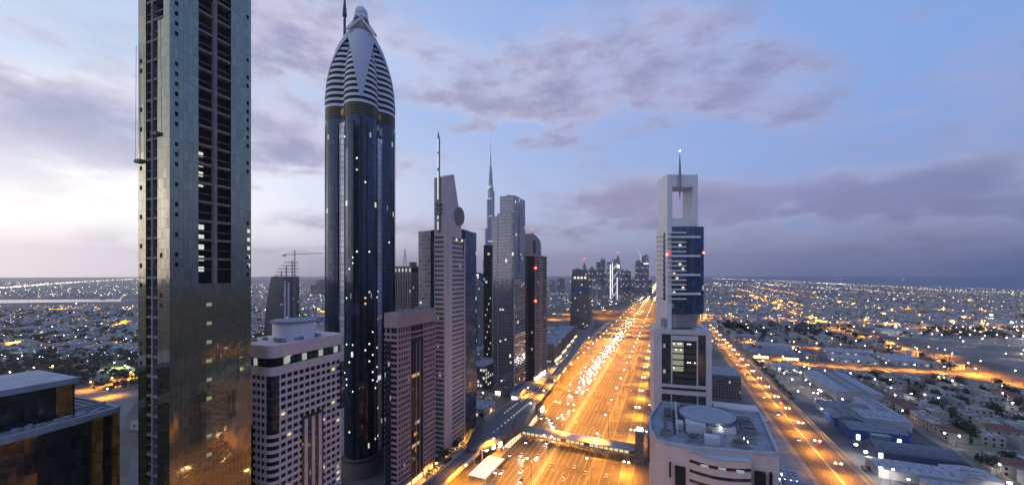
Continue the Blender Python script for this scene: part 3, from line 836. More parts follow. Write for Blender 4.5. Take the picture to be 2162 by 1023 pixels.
th = thing('twin_slab_block', (-146.5, 268.6, 0), 'pale and blue glass slab block standing behind the wedge tower', 'building')
H2 = HT(487, 315)
MB().box(-41.5, -30.0, 0, 16, 0, H2).box(-41, -4, 7, 22, 0, H2 - 2).build('wall', facade('slab_panel', (.42, .38, .37), (.33, .30, .30), 2.6, 3.4, .8, .5, .008, ls=.8), th)
GB = facade('slab_blue_glass', (.05, .06, .08), (.06, .10, .17), 1.8, 3.4, .95, .9, .008, ls=.8, grough=.12, metal=.5, tilt=.01)
MB().box(-30.0, -3.0, .8, 15, 0, H2 + .6).box(-3.0, 1.5, 1.2, 20, 0, H2 - 1).build('blue_glazing', GB, th)

# ------------------------------------------------------------------ brown grid block with lattice mast, behind
x0, y0 = P(831, 400)
th = thing('brown_grid_block', (x0, y0, 0), 'brown gridded block with bright top-floor bays and cage-like lattice mast', 'building', rz=-.25)
H3 = HT(562, 400)
MB().box(0, 28, 0, 24, 0, H3 - 8).build('wall', facade('brown_grid', (.17, .13, .12), (.035, .035, .04), 2.6, 3.4, .5, .75, .015, ls=.7), th)
pr = MB()
for k in range(8): pr.box(k * 3.9 - .2, k * 3.9 + .5, -.6, .4, 0, H3 - 6)
for z in range(12, int(H3) - 8, 14): pr.box(-.3, 28.3, -.45, .2, z, z + .9)
pr.box(-.5, 28.5, -.7, 24.5, H3 - 8, H3 - 6.4); pr.box(-.5, 28.5, -.7, 24.5, H3 - 1.4, H3)
for k in range(6): pr.box(k * 5.5 - .3, k * 5.5 + .9, -.5, .6, H3 - 6.4, H3 - 1.4)
pr.box(25.4, 28.8, -.9, 6, H3 - 2, H3 + 4)
pr.build('stone_frame', mat('brown_stone', (.20, .15, .14), .8, 0, .15, .2), th)
MB().box(1, 27, .8, 23, H3 - 6.4, H3 - 1.4).build('top_glazing', DGLASS, th)
parts_of(th, 'lit_window', [(1.4 + 5.5 * k, 4.4 + 5.5 * k, .6, .78, H3 - 5.6, H3 - 2.2) for k in range(5)], emit('top_bay_light', (.9, .92, .95), .6))
xm = 10.5; tw = MB()
for k in range(5):
    z0, z1 = H3 + k * 3.4, H3 + (k + 1) * 3.4; w0, w1 = 3.0 - k * .5, 2.5 - k * .5
    for sx in (-1, 1):
        tw.tube((xm + sx * w0, 6, z0), (xm + sx * w1, 6, z1), .28, n=4); tw.tube((xm + sx * w0, 6, z0), (xm - sx * w1, 6, z1), .16, n=4)
    tw.box(xm - w0, xm + w0, 5.7, 6.3, z0, z0 + .4)
tw.tube((xm, 6, H3 + 14), (xm, 6, H3 + 19), .25, n=4)
tw.build('lattice_mast', mat('pale_lattice', (.40, .42, .48), .5, .2, .1, .5), th)

# ------------------------------------------------------------------ very tall stepped needle tower far off
bx, by = P(1036, 2008)
th = thing('needle_tower', (bx, by, 0), 'extremely tall stepped needle skyscraper far behind the office towers', 'skyscraper')
BK = facade('needle_glass', (.30, .32, .38), (.20, .22, .28), 4.0, 4.2, .7, .8, .006, lcol=(1, .95, .6), ls=1.2, grough=.25, metal=.4)
tops = [150, 210, 262, 318, 368, 420, 470, 516, 560]
for wgi in range(3):
    a0 = PI / 2 + wgi * 2 * PI / 3 + .35; wm = MB(); z0 = 0
    for k in range(3):
        ht = tops[k * 3 + wgi]; ln = [44, 33, 22][k]; hw_ = [11, 9.5, 8][k]
        ca, sa = math.cos(a0), math.sin(a0)
        loc = [(0, -hw_), (ln - 6, -hw_), (ln - 1.5, -hw_ * .6), (ln, 0), (ln - 1.5, hw_ * .6), (ln - 6, hw_), (0, hw_)]
        wm.prism([(x * ca - y * sa, x * sa + y * ca) for x, y in loc], z0, ht)
        z0 = ht
    wm.build('wing', BK, th)
cm = MB()
for z0, z1, r0, r1 in ((0, 585, 15, 14), (585, 625, 11, 10), (625, 660, 8.5, 8), (660, 690, 6, 5.5)): cm.cyl(0, 0, z0, z1, r0, 12, r1)
cm.build('core', BK, th)
spm = MB().cyl(0, 0, 690, 735, 3.8, 10, 3.0).cyl(0, 0, 735, 775, 2.2, 8, 1.6).cyl(0, 0, 775, 829, 1.1, 8, .35); spm.build('spire', mat('spire_steel', (.36, .38, .44), .4, .4, .1, .1), th)
lt = MB()
for z, r in ((520, 14.6), (430, 15.6), (300, 24)): lt.cyl(0, 0, z, z + 4, r, 12)
lt.build('lit_band', emit('needle_band_light', (.85, .9, 1), .7), th)
bx2 = [(-13 + 4.4 * (k % 6), -10.6 + 4.4 * (k % 6), -14.9 + .6 * abs((k % 6) - 2.5), -13, 585 + 6.0 * (k // 6) - 12, 589 + 6.0 * (k // 6) - 12) for k in range(18) if R_.random() < .75]
parts_of(th, 'lit_window', [(a, b_, c - 1.0, d_, e, f) for a, b_, c, d_, e, f in bx2], emit('needle_office_light', (1, 1, .62), 1.0))
ob = bx2

# ------------------------------------------------------------------ slant-topped blue tower and grey blocks in the gap
def flat_tower(name, label, px0, px1, pytop, z, dep, m, cat='tower', group=None, rz=0.0, cap=None):
    x0, y0 = P(px0, z); x1, y1 = P(px1, z); w = (px1 - px0) * z / FPX
    th = thing(name, (x0, y0, 0), label, cat, rz=YAW + rz, group=group)
    h = HT(pytop, z)
    return th, w, h
th, w, h = flat_tower('blue_slant_tower', 'blue glass tower with slanting roofline, lit sign panel on its face', 987, 1032, 570, 900, 30, None)
MB().loft([[(0, 0, 0), (w, 0, 0), (w, 30, 0), (0, 30, 0)], [(0, 0, h), (w, 0, h - 11), (w, 30, h - 11), (0, 30, h)]]).build('glass_wall', facade('blue_slant_glass', (.03, .045, .12), (.035, .07, .22), 3, 3.6, .9, .85, .01, grough=.15, metal=.3), th)
MB().box(w * .30, w * .52, -.8, -.1, h - 13, h - 9.5).build('lit_sign', emit('sign_light', (.95, .97, 1), 1.6), th)
beacon(th, 1, 0, h + .6, 1.0)
th, w, h = flat_tower('grey_gabled_tower', 'grey tower with paired sharp gables between the slab tower and black tower', 995, 1027, 590, 640, 22, None)
m_ = facade('grey_vertical', (.20, .19, .21), (.10, .10, .12), 1.4, 3.4, .45, .8, .01)
gbm = MB()
for a, b_, pk in ((0, w * .36, h - 2), (w * .40, w, h)):
    gbm.loft([[(a, 0, 0), (b_, 0, 0), (b_, 20, 0), (a, 20, 0)], [(a, 0, pk), (b_, 0, pk - 14), (b_, 20, pk - 14), (a, 20, pk)]])
gbm.build('wall', m_, th); MB().tube((w * .38, -.3, h - 26), (w * .38, -.3, h + 5), .5, n=6).build('finial', mat('finial_white', (.5, .5, .5), .5), th)
parts_of(th, 'entrance_light', [(w * .5, w * .8, -.4, -.1, 1, 6)], emit('entrance_glow', (1, .6, .22), 2.0))
th, w, h = flat_tower('black_balcony_tower', 'narrow black tower with stacked slabs and slanted beige side wall', 1021, 1056, 517, 500, 22, None)
MB().box(0, w * .55, 0, 20, 0, h).build('glass_wall', facade('black_stack', (.03, .03, .03), (.015, .015, .018), 3.0, 3.6, .9, .8, .008, ls=.8), th)
sb = MB()
z = 4
while z < h: sb.box(w * .05, w * .5, -1.0, .2, z, z + .5); z += 3.6
sb.build('balcony', mat('dark_slab', (.12, .11, .11), .8), th)
MB().loft([[(w * .5, -2, 0), (w + 4, -2, 0), (w + 4, 18, 0), (w * .5, 18, 0)], [(w * .5, -2, h - 14), (w + 4, -2, h + 3), (w + 4, 18, h + 3), (w * .5, 18, h - 14)]]).build('side_wall', mat('beige_side', (.36, .30, .28), .7, 0, .1, .1), th)
parts_of(th, 'lit_window', [(w * .1 + 2 * (k % 4), w * .1 + 1.1 + 2 * (k % 4), -.15, .1, 20 + 7.2 * k, 21.6 + 7.2 * k) for k in range(12)], WARMWIN)

# ------------------------------------------------------------------ grey mirror tower with raised block
th = thing('grey_mirror_tower', (-148.6, 385, 0), 'grey mirror glass tower with one taller block and a dark slot down its side', 'tower')
h1, h2 = HT(456, 425), HT(416, 425)
GM = facade('grey_mirror', (.13, .13, .15), (.22, .23, .27), 1.5, 3.5, .95, .9, .006, ls=1.6, grough=.09, wrough=.3, metal=.75, var=.12, tilt=.010)
MB().box(-26, -19, 3, 30, 0, h1).box(-19, 0, 0, 35, 0, h1 + 2).box(-18.2, -.2, 3.5, 34.8, h1 + 2, h2).build('mirror_wall', GM, th)
MB().box(-.2, .12, 13, 16, h1 - 62, h1 + 1).build('dark_slot', mat('slot_dark', (.05, .055, .08), .4), th)
MB().box(-19.3, -18.9, -.3, 1, 0, h1 + 2).box(-.6, .25, -.25, .5, 0, h1 + 2).build('trim', GREYC, th)
MB().box(-12, -8, 8, 12, h2, h2 + 2).box(-17.6, -.8, 4, 34, h2, h2 + .4).build('roof_plant', DMETAL, th)
parts_of(th, 'lit_window', [(-17 + 3 * q, -15 + 3 * q, -.12, .05, z, z + 1.7) for q, z in ((0, 92), (1, 92), (2, 60), (0, 58), (4, 36))] + [(-.02, .14, 20 + q, 22 + q, z, z + 1.6) for q, z in ((0, 152), (4, 148), (2, 117), (8, 119))], WARMWIN)
MB().box(-1.6, 6, -8, 36, 0, 5.5).build('podium', GREYC, th)
MB().box(-1.8, 6.8, -8.6, 36.6, 5.5, 6.2).build('podium_roof', ROOFG, th)
parts_of(th, 'entrance_light', [(-22, -16, -.4, -.1, .8, 4.5), (.3, 6.3, -8.3, -8.0, .8, 3.6)], emit('entrance_white', (1, .88, .6), 4))

# ------------------------------------------------------------------ balcony tower with rounded crown
th = thing('round_shoulder_tower', (-148.5, 452, 0), 'brown balcony tower with rounded shoulder, dark glass front and red beacons', 'tower')
h = HT(497, 478); hs = HT(540, 505)
MB().box(-22, -.6, .6, 51, 0, hs - 2).build('glass_wall', facade('balcony_glass', (.02, .018, .02), (.028, .026, .03), 2.0, 3.4, .95, .85, .008, ls=.8, grough=.12), th)
bl = MB()
z = 3
while z < hs:
    for y0, y1 in ((7, 19), (32, 50)):
        MB().prism(rrect(-3, 1.2, y0, y1, 1.6, 3), z, z + 1.25).build('balcony', mat('balcony_stone', (.34, .26, .23), .75, 0, .12, .2), th)
    bl.box(-22.4, -8, -.4, .8, z, z + .5)
    z += 3.4
bl.build('front_ledge', mat('balcony_stone', (0, 0, 0)), th)
pl_ = MB()
for y0, y1, hh in ((19.5, 23.5, h - 20), (27.5, 31, hs), (4.6, 6.6, hs - 3)): pl_.box(-3, .8, y0, y1, 0, hh)
pl_.build('pier', mat('balcony_stone', (0, 0, 0)), th)
arc = [(-4, hs - 2), (30, hs - 2)] + [(30 - 9 * (1 - math.cos(a)), h - 15 + 12 * math.sin(a)) for a in [PI / 2 * k / 8 for k in range(9)]] + [(10, h), (-4, h + 2)]
MB().loft([[(-20, y, z) for y, z in arc], [(-.2, y, z) for y, z in arc]]).build('crown_wall', mat('crown_stone', (.28, .26, .30), .7, 0, .1, .2), th)
MB().box(-21, .9, 50, 52.5, 0, hs - 1).box(-22.4, 1.4, 30.5, 52.8, hs - 2, hs).build('end_wall', mat('balcony_stone', (0, 0, 0)), th)
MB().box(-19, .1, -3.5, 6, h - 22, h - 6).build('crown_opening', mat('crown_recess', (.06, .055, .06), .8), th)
MB().tube((-6, 12, h), (-6, 12, h + 8), .3, n=5).build('antenna', DMETAL, th); beacon(th, -6, 12, h + 8.5, .5)
beacon(th, .9, 4, HT(565, 476), 1.1); beacon(th, .9, 4, HT(635, 476), 1.1)
parts_of(th, 'shop_front', [(.2, 1.6, 3 + 7 * k, 8 + 7 * k, .6, 4.2) for k in range(6)], emit('shop_bright', (1, .85, .62), 7))

# ------------------------------------------------------------------ leaning arch hotel by the interchange
bx, by = P(1203, 940)
th = thing('arch_hotel', (bx, by, 0), 'dark hotel of two leaning legs with a blue band by the interchange', 'hotel', rz=.18)
w = 42 * 940 / FPX; h = HT(568, 940)
m_ = facade('arch_glass', (.10, .095, .10), (.08, .085, .095), 3.2, 3.6, .8, .8, .03, lcol=(1, .85, .6), ls=1.2, grough=.15, metal=.3)
MB().loft([[(0, 0, 0), (w, 0, 0), (w, 26, 0), (0, 26, 0)], [(w * .06, 4, h * .62), (w * .94, 4, h * .62), (w * .94, 22, h * .62), (w * .06, 22, h * .62)]]).build('lower_legs', m_, th)
MB().loft([[(w * .06, 4, h * .62 + 10), (w * .94, 4, h * .62 + 10), (w * .94, 22, h * .62 + 10), (w * .06, 22, h * .62 + 10)], [(w * .12, 6, h), (w * .88, 6, h), (w * .88, 20, h), (w * .12, 20, h)]]).build('upper_block', m_, th)
MB().box(w * .06, w * .94, 3.6, 22, h * .62, h * .62 + 10).build('blue_band', mat('blue_band', (.05, .07, .20), .3, 0, .1, .1), th)
MB().box(w * .1, w * .9, 3.0, 4.5, h * .80, h * .80 + 3).box(w * .98, w * 1.06, 2, 20, 0, h * .7).build('stone_edge', mat('brown_stone', (0, 0, 0)), th)
parts_of(th, 'lit_window', [(w * (.2 + .17 * k), w * (.3 + .17 * k), 3.6, 4.6, h * .84, h * .84 + 5) for k in range(4)], emit('hotel_lobby_light', (1, .85, .7), 1.3))

# ------------------------------------------------------------------ far towers down the highway
FT = [('slim far tower with flat lit crown, nearest the hotel', 1214, 1225, 567, 2300, 'flat'), ('far tower with thin spire and red tip', 1230, 1239, 556, 2400, 'spire'), ('far grey tower with pointed pyramid top', 1243, 1259, 562, 2100, 'point'),
      ('far stepped dark twin tower, tallest beside the pointed one', 1261, 1278, 547, 2200, 'step'), ('low broad far block beside the stepped twin tower', 1277, 1286, 580, 2250, 'flat'), ('bright far tower under construction, striped with white work lights', 1285, 1309, 552, 1950, 'lit'),
      ('far spired tower rising behind the bright construction tower', 1300, 1311, 541, 2500, 'spire'), ('dark far block just past the bright construction tower', 1309, 1321, 567, 2150, 'point'), ('dark far block with sloping top before the gap', 1320, 1332, 572, 2300, 'flat'),
      ('dark tower with flat top, nearer of the pair at the highway bend', 1344, 1357, 551, 2050, 'flat'), ('dark tower with curved lit top at the highway bend', 1356, 1370, 537, 2100, 'crane'), ('small far block at the foot of the curved-top tower', 1369, 1377, 590, 2150, 'flat'),
      ('pale far block in the haze left of the arch hotel', 1176, 1192, 588, 2600, 'flat'), ('faint far slab in the haze past the balcony tower', 1160, 1172, 592, 3000, 'flat'), ('wide far block behind the bullet tower', 655, 672, 600, 2500, 'step'), ('dark far block beside the wide one behind the bullet tower', 668, 690, 592, 2550, 'flat'),
      ('low far slab between the pointed tower and stepped twin', 1252, 1268, 586, 1900, 'flat'), ('thin far tower peeking past the hotel', 1240, 1246, 572, 2600, 'flat'), ('pale stub of far tower near the highway bend', 1333, 1343, 592, 2400, 'flat'), ('broad dark block low before the construction tower', 1262, 1284, 606, 1800, 'flat')]
fm = [facade('far_grid_%d' % i, c, g, 4, 4, .7, .7, .05, ls=1.6, lcol=(1, .85, .6), grough=.2) for i, (c, g) in enumerate((((.16, .155, .18), (.08, .085, .11)), ((.24, .22, .24), (.10, .10, .12)), ((.13, .12, .14), (.06, .06, .075))))]
for i, (lab, a, b_, py, z, st_) in enumerate(FT):
    w = (b_ - a) * z / FPX; h = HT(py, z); x0, y0 = P(a, z)
    th = thing('far_tower', (x0, y0, 0), lab, 'tower', rz=YAW, group='towers far down the highway')
    m_ = fm[i % 3]; d_ = max(20, w * .8)
    if st_ == 'step':
        MB().box(0, w * .48, 0, d_, 0, h * .93).box(w * .52, w, 2, d_, 0, h).box(0, w, 4, d_, 0, h * .7).build('shaft', m_, th); MB().box(w * .6, w * .9, 5, d_ - 3, h, h + 5).build('crown', m_, th)
    elif st_ == 'point':
        MB().box(0, w, 0, d_, 0, h * .86).build('shaft', m_, th); MB().loft([[(0, 0, h * .86), (w, 0, h * .86), (w, d_, h * .86), (0, d_, h * .86)], [(w * .45, d_ * .45, h), (w * .55, d_ * .45, h), (w * .55, d_ * .55, h), (w * .45, d_ * .55, h)]]).build('crown', m_, th)
    elif st_ == 'spire':
        MB().box(0, w, 0, d_, 0, h * .80).box(w * .15, w * .85, 3, d_ - 3, h * .8, h * .93).build('shaft', m_, th); MB().box(w * .3, w * .7, 6, d_ - 6, h * .93, h).tube((w / 2, d_ / 2, h), (w / 2, d_ / 2, h + 28), 1.6, .3).build('spire', m_, th); beacon(th, w / 2, d_ / 2, h + 29, 2.2)
    elif st_ == 'lit':
        MB().box(0, w, 0, d_, 0, h).build('shaft', fm[1], th)
        parts_of(th, 'light_strip', [(w * .12, w * .2, -1, 0, 12, h * .93), (w * .30, w * .36, -1, 0, 30, h * .97), (w * .72, w * .78, -1, 0, 5, h * .6)] + [(w * (.2 + .1 * (k % 6)), w * (.26 + .1 * (k % 6)), -1, 0, h * (.05 + .038 * k), h * (.05 + .038 * k) + 4) for k in range(24)], emit('work_light', (.95, .97, 1), 1.5))
        MB().ball(w * .85, -2, h * .88, 6, 10, 6).build('flood_light', WHITEL, th)
        MB().box(w * .5, w * .62, 4, 8, h, h + 12).tube((w * .2, 6, h + 8), (w * .9, 6, h + 12), .9).build('crane', DMETAL, th)
    elif st_ == 'crane':
        MB().box(0, w, 0, d_, 0, h * .93).build('shaft', m_, th); MB().loft([[(0, 0, h * .93), (w, 0, h * .93), (w, d_, h * .93), (0, d_, h * .93)], [(w * .2, d_ * .2, h), (w * .85, d_ * .2, h), (w * .85, d_ * .8, h), (w * .2, d_ * .8, h)]]).build('crown', m_, th)
        MB().tube((-w * .2, 0, h - 8), (-w * .9, 0, h + 34), 1.3, .8).tube((-w * .2, 0, h - 30), (-w * .2, 0, h - 6), 1.5).build('crane_boom', emit('boom_light', (.9, .93, 1), .8), th)
        MB().box(w * .2, w * .95, -1, 0, h * .78, h * .78 + 7).build('lit_band', emit('work_light', (0, 0, 0), 1), th)
    else:
        MB().box(0, w, 0, d_, 0, h).build('shaft', m_, th); MB().box(w * .2, w * .7, 3, d_ - 3, h, h + 5).build('crown', m_, th)

# ------------------------------------------------------------------ twisted tower under construction and its crane
ZT = 800.0
bx, by = P(597, ZT)
th = thing('twisting_tower', (bx, by, 0), 'curved dark tower under construction beside the pink block roof', 'tower', rz=YAW)
h = HT(549, ZT); rings = []
TW = facade('twist_glass', (.06, .06, .075), (.05, .055, .075), 2.6, 3.8, .8, .75, .012, ls=1.5, grough=.2, metal=.3)
for k in range(25):
    u = k / 24; z = h * u
    l = -34 + 20 * u ** 1.6 + 6 * u ** 6; r = 27 - 1.0 * u
    rings.append([(l, -8, z), (r * .3, -13, z), (r, -9, z), (r, 14, z), (l + 6, 14, z)])
tm = MB().loft(rings[:20]); tm.build('curved_wall', TW, th)
t2 = MB()
for k in range(20, 25):
    z = h * k / 24; f = (k - 20) / 5
    t2.box(rings[k][0][0] + 4 + 14 * f, 26, -9, 12, z - 5, z - 3.8)
for x in (-8, 2, 12, 24): t2.box(x - .8, x + .8, -9, -7.5, h * .78, h * (.80 + .006 * (x + 8)))
t2.build('bare_floors', SLAB, th)
MB().box(10.5, 14, -13.6, -9, 0, h * .74).box(17.5, 20.5, -13, -9, 0, h * .72).build('pale_wall_strip', mat('pale_strip', (.42, .43, .50), .5), th)  # plain pale upright strips on the curved wall
bx2, by2 = P(622, ZT - 16)
th = thing('tower_crane', (bx2, by2, 0), 'thin tower crane with long level jib beside the curved tower', 'crane', rz=YAW)
hm = HT(538, ZT)
def lattice(mb, a, b_, w, n):
    a, b_ = Vector(a), Vector(b_); d = (b_ - a); q = d.normalized().orthogonal().normalized() * w; r = d.normalized().cross(q)
    for i in range(4):
        o_ = (q, r, -q, -r)[i]; o2 = (q, r, -q, -r)[(i + 1) % 4]
        mb.tube(a + o_, b_ + o_, .22, n=4)
        for k in range(n): mb.tube(a + d * (k / n) + o_, a + d * ((k + 1) / n) + o2, .13, n=4)
ms = MB(); lattice(ms, (0, 0, 0), (0, 0, hm + 8), 1.3, 40); ms.build('mast', mat('crane_steel', (.20, .17, .17), .6, .3), th)
jb = MB(); lattice(jb, (-22, 0, hm), (62, -8, hm + 2.5), 1.0, 34); jb.tube((0, 0, hm + 9), (-20, 0, hm + 1), .18); jb.tube((0, 0, hm + 9), (46, -6, hm + 3), .18); jb.build('jib', mat('crane_steel', (0, 0, 0)), th)
MB().box(-24, -18, -1.6, 1.6, hm - 3.5, hm - .5).build('counterweight', SLAB, th)

# ------------------------------------------------------------------ framed white tower with needle, right of the highway
ZF = 352.0
fx0, fy0 = P(1409, ZF)
th = thing('frame_top_tower', (fx0, fy0, 0), 'white tower with open square frame on top pierced by a needle', 'tower', rz=math.radians(24))
K = ZF / FPX
def fz(py): return HT(py, ZF)
WW = 66 * K; DD = 20.0
LW = 6.5                                                                       # depth of frame legs
fm_ = MB()
fm_.box(0, 11 * K, 0, DD, fz(478), fz(368)); fm_.box(WW - 11 * K, WW, 0, DD, fz(478), fz(368))
fm_.box(11 * K, WW - 11 * K, 0, DD, fz(394), fz(368)); fm_.box(11 * K, WW - 11 * K, 0, DD, fz(478), fz(460))
fm_.build('top_frame', mat('frame_white', (.74, .72, .72), .5, 0, .05, .1), th)
nd = MB(); xn = 25 * K; zs = [(425, .1), (412, 1.0), (395, 1.9), (375, 2.2), (355, 1.7), (338, 1.0), (320, .15)]
nd.loft([[(xn + r * .62 * math.cos(2 * PI * i / 10), -1.6 + r * .5 * math.sin(2 * PI * i / 10), fz(py)) for i in range(10)] for py, r in zs]).build('needle', mat('needle_steel', (.22, .23, .28), .35, .5), th)
MB().ball(xn, -1.6, fz(319), .7, 8, 5).build('needle_light', emit('needle_tip_light', (.9, .95, 1), 9), th)
FR = mat('frame_white', (0, 0, 0))
sh = MB(); sh.box(-.2, 3.8, -.3, DD + 4, 0, fz(478)); sh.build('white_pylon', FR, th)
BG = facade('tower_blue_glass', (.03, .05, .09), (.055, .09, .15), 1.7, 4.3, .95, .92, .006, lcol=(1, .9, .5), ls=.8, grough=.08, wrough=.25, metal=.45, tilt=.010)
gpoly = [(3.8, .5), (14, -1.6), (24, -2.0), (78 * K, -.6), (78 * K, DD), (3.8, DD)]
MB().prism(gpoly, fz(662), fz(478)).build('blue_glass_front', BG, th)
MB().box(40 * K, 46 * K, -2.3, -1.0, fz(640), fz(500)).build('dark_slot', mat('slot_dark', (0, 0, 0)), th)
MB().box(-.25, .4, 3.5, 8.5, fz(634), fz(490)).build('dark_slot', DGLASS, th)
bands = []
for k in range(15):
    z = fz(493 + 9.9 * k)
    long = k % 4 == 1
    bands.append((-1.0 if long else .2, (66 if long else 37) * K, -4.6 if long else -3.6, -.6, z, z + (1.9 if long else 1.25)))
parts_of(th, 'balcony_band', bands, FR)
parts_of(th, 'lit_window', [(5 + 2.6 * R_.randrange(4), 0, -2.4, -1.4, fz(503 + 9.9 * q) - 2.6, fz(503 + 9.9 * q) - .8) for q in ()] + [(4.6 + 2.7 * (q % 4), 6.4 + 2.7 * (q % 4), -2.3, -1.0, fz(500 + 9.9 * q), fz(500 + 9.9 * q) + 1.9) for q in (2, 6, 7, 8, 9, 11, 12)], WARMWIN)
ln_ = MB(); 
for k in range(14): ln_.box(-1.2, -.2, 6, DD + 3, fz(496 + 10.2 * k), fz(496 + 10.2 * k) + 1.3)
ln_.build('side_balcony', FR, th)
beacon(th, -.8, -.6, fz(537), .9); beacon(th, 77 * K, -1.2, fz(533), .9)
# set-back plant floor and the lower block
mdl = MB(); mdl.box(5, 66 * K, 1.0, DD, fz(692), fz(662)); mdl.box(3.8, 78 * K, 0, DD, fz(650), fz(640)); mdl.build('plant_floor', GREYC, th)
MB().box(10, 26, .2, 1.0, fz(690), fz(668)).build('louvre', mat('louvre_stone', (.25, .23, .22), .8), th)
MB().box(-3.5, -.2, -.6, 6, fz(690), fz(672)).build('small_terrace', GREYC, th)
x0, x1 = -12.0, 40.0 * 0 + (1493 - 1409) * K - .6
hb = fz(694)
POD = MB().box(x0 + .6, x1 - .6, -4.4, DD + 18, 0, hb - 1).build('podium', facade('podium_glass', (.03, .035, .04), (.03, .045, .055), 2.0, 3.8, .95, .9, .008, ls=.7, grough=.1), th)
POD.rotation_euler = (0, 0, math.radians(-18))
pf = MB()
pf.box(x0, x0 + 6.6, -6.2, DD + 18.6, 0, hb); pf.box(x1 - 4.6, x1, -6.0, DD + 18.6, 0, hb + .6)
pf.box(x0 + 6.6, x1 - 4.6, -5.6, -3.8, hb - 3.8, hb - .2)
pf.box(x0 + 6.6, x1 - 4.6, -6.4, -4, fz(812), fz(806)); pf.box(x0 + 6.6, x1 - 4.6, -6.8, -4, fz(826), fz(818))
pf.box(x0 + 1, x1 - .2, -3.6, DD + 18, hb - 1, hb - .5)
cx0, cx1 = 2.4, 24.5
pf.box(cx0, cx0 + 1.1, -6.0, -4.2, fz(806), fz(706)); pf.box(cx1 - 1.1, cx1, -6.0, -4.2, fz(806), fz(706)); pf.box(cx0, cx1, -6.1, -4.2, fz(715), fz(705))
pf.box(cx0, cx0 + .8, -6.0, -4.2, 0, fz(826)); pf.box(cx1 - .8, cx1, -6.0, -4.2, 0, fz(826))
pf.build('podium_frame', mat('podium_stone', (.62, .54, .54), .6, 0, .08, .1), POD)
sl2 = MB()
for k in range(8): sl2.box(cx0 + 1.1, cx1 - 1.1, -5.6, -4.35, fz(718 + 12.6 * k) - .0, fz(718 + 12.6 * k) + .75)
sl2.build('black_louvre', mat('black_slot', (.012, .012, .014), .8), POD)
parts_of(POD, 'window', [(cx0 + 1.4 + 9.9 * q, cx0 + 10.4 + 9.9 * q, -5.0, -4.42, fz(728.5 + 12.6 * k), fz(719 + 12.6 * k)) for k in range(7) for q in (0, 1) if not (q == 0 and k < 5)], mat('olive_glass', (.055, .06, .055), .15, 0, .3, .4))
parts_of(POD, 'lit_window', [(cx0 + 1.4, cx0 + 10.4, -5.0, -4.42, fz(728.5 + 12.6 * k), fz(719 + 12.6 * k)) for k in range(5)], emit('podium_window_light', (.8, .80, .52), .32))
parts_of(POD, 'ceiling_lamp', [(cx0 + 2 + 1.9 * q, cx0 + 3.0 + 1.9 * q, -5.3, -5.0, fz(723 + 12.6 * k), fz(721 + 12.6 * k)) for k, q in ((0, 0), (0, 2), (0, 3), (0, 6), (0, 7), (1, 1), (1, 3), (3, 6), (3, 7), (3, 9), (4, 0))], emit('lamp_panel', (1, .97, .9), 2.6))

# ------------------------------------------------------------------ round-fronted block with helipad in the foreground
th = thing('helipad_block', (-4.0, 198.0, 0), 'broad stone block with a raised round helipad on its grey roof', 'building')
H = 52.0
STN = mat('rosy_stone', (.66, .51, .47), .75, 0, .07, .3)
Wd, L = 51.0, 60.0
wl = MB()
foot = [(4, -2), (16, -3.2), (16, -3.0), (Wd - 5, 2), (Wd, 4), (Wd + 4, L), (1, L), (-1.5, 44), (-4.0, 30), (-3.0, 12), (0, 0)]
wl.prism(foot, 0, H - 1.6)
wl.build('wall', STN, th)
par = MB()
for i in range(len(foot)):
    a = Vector(foot[i]); b_ = Vector(foot[(i + 1) % len(foot)]); d_ = (b_ - a)
    if d_.length < .5: continue
    d_.normalize(); n_ = Vector((d_.y, -d_.x))
    par.prism([tuple(a + n_ * .25 - d_ * .1), tuple(b_ + n_ * .25 + d_ * .1), tuple(b_ - n_ * .9 + d_ * .1), tuple(a - n_ * .9 - d_ * .1)], H - 1.61, H)
par.build('parapet', mat('parapet_pale', (.40, .41, .45), .7, 0, .1, .3), th)
# bowed front with ribbon windows
bow = MB(); bg = MB(); cap = MB()
arcp = lambda o_: [(14.5 + 24.5 * k / 14, -3.0 - 3.6 * math.sin(PI * (k + .6) / 15) - o_) for k in range(15)]
def bowseg(mb, z0, z1, o_):
    pts = arcp(o_); mb.prism(pts + [(39, 3), (14.5, 3)], z0, z1)
zt = H - 2.8
bowseg(bow, zt - 3.0, zt, 0)
for k in range(11):
    z = zt - 3.0 - 4.4 * (k + 1)
    bowseg(bg, z + 2.8, z + 4.4, -.45); bowseg(bow, z, z + 2.8, 0)
bow.build('bowed_front', STN, th); bg.build('ribbon_window', mat('ribbon_dark', (.02, .02, .022), .15, 0, .3, .3), th)
bowseg(cap, zt, zt + .5, .5); cap.build('bow_coping', mat('parapet_pale', (0, 0, 0)), th)
parts_of(th, 'tall_window', [(8.5, 13.0, -3.4, -2.5, 20, 42), (6.0, 6.8, -3.0, -2, 36, 43), (41, 44.8, -1.9, .6, 20, 44), (47.0, 47.8, .8, 2.8, 34, 43.5)], mat('black_slot', (0, 0, 0)))
parts_of(th, 'side_window', [(-4.2, 0, 14 + 3.2 * (k % 8), 16.2 + 3.2 * (k % 8), H - 9 - 5 * (k // 8), H - 6 - 5 * (k // 8)) for k in range(24)], mat('olive_glass', (0, 0, 0)))
parts_of(th, 'lit_window', [(19 + 7 * k, 22 + 7 * k, -6.2, -5.7, zt - 7.0 + 2.6, zt - 7.0 + 3.6) for k in (0, 1, 2)], emit('ribbon_light', (.75, .85, 1), .35))
rf = MB().prism([(x * .985 + .4, y * .985 + .5) for x, y in foot], H - 1.59, H - 1.3)
rf.build('roof', ROOFG, th)
pc = mat('plant_white', (.46, .46, .50), .7, 0, .12, .3)
bxs = MB()
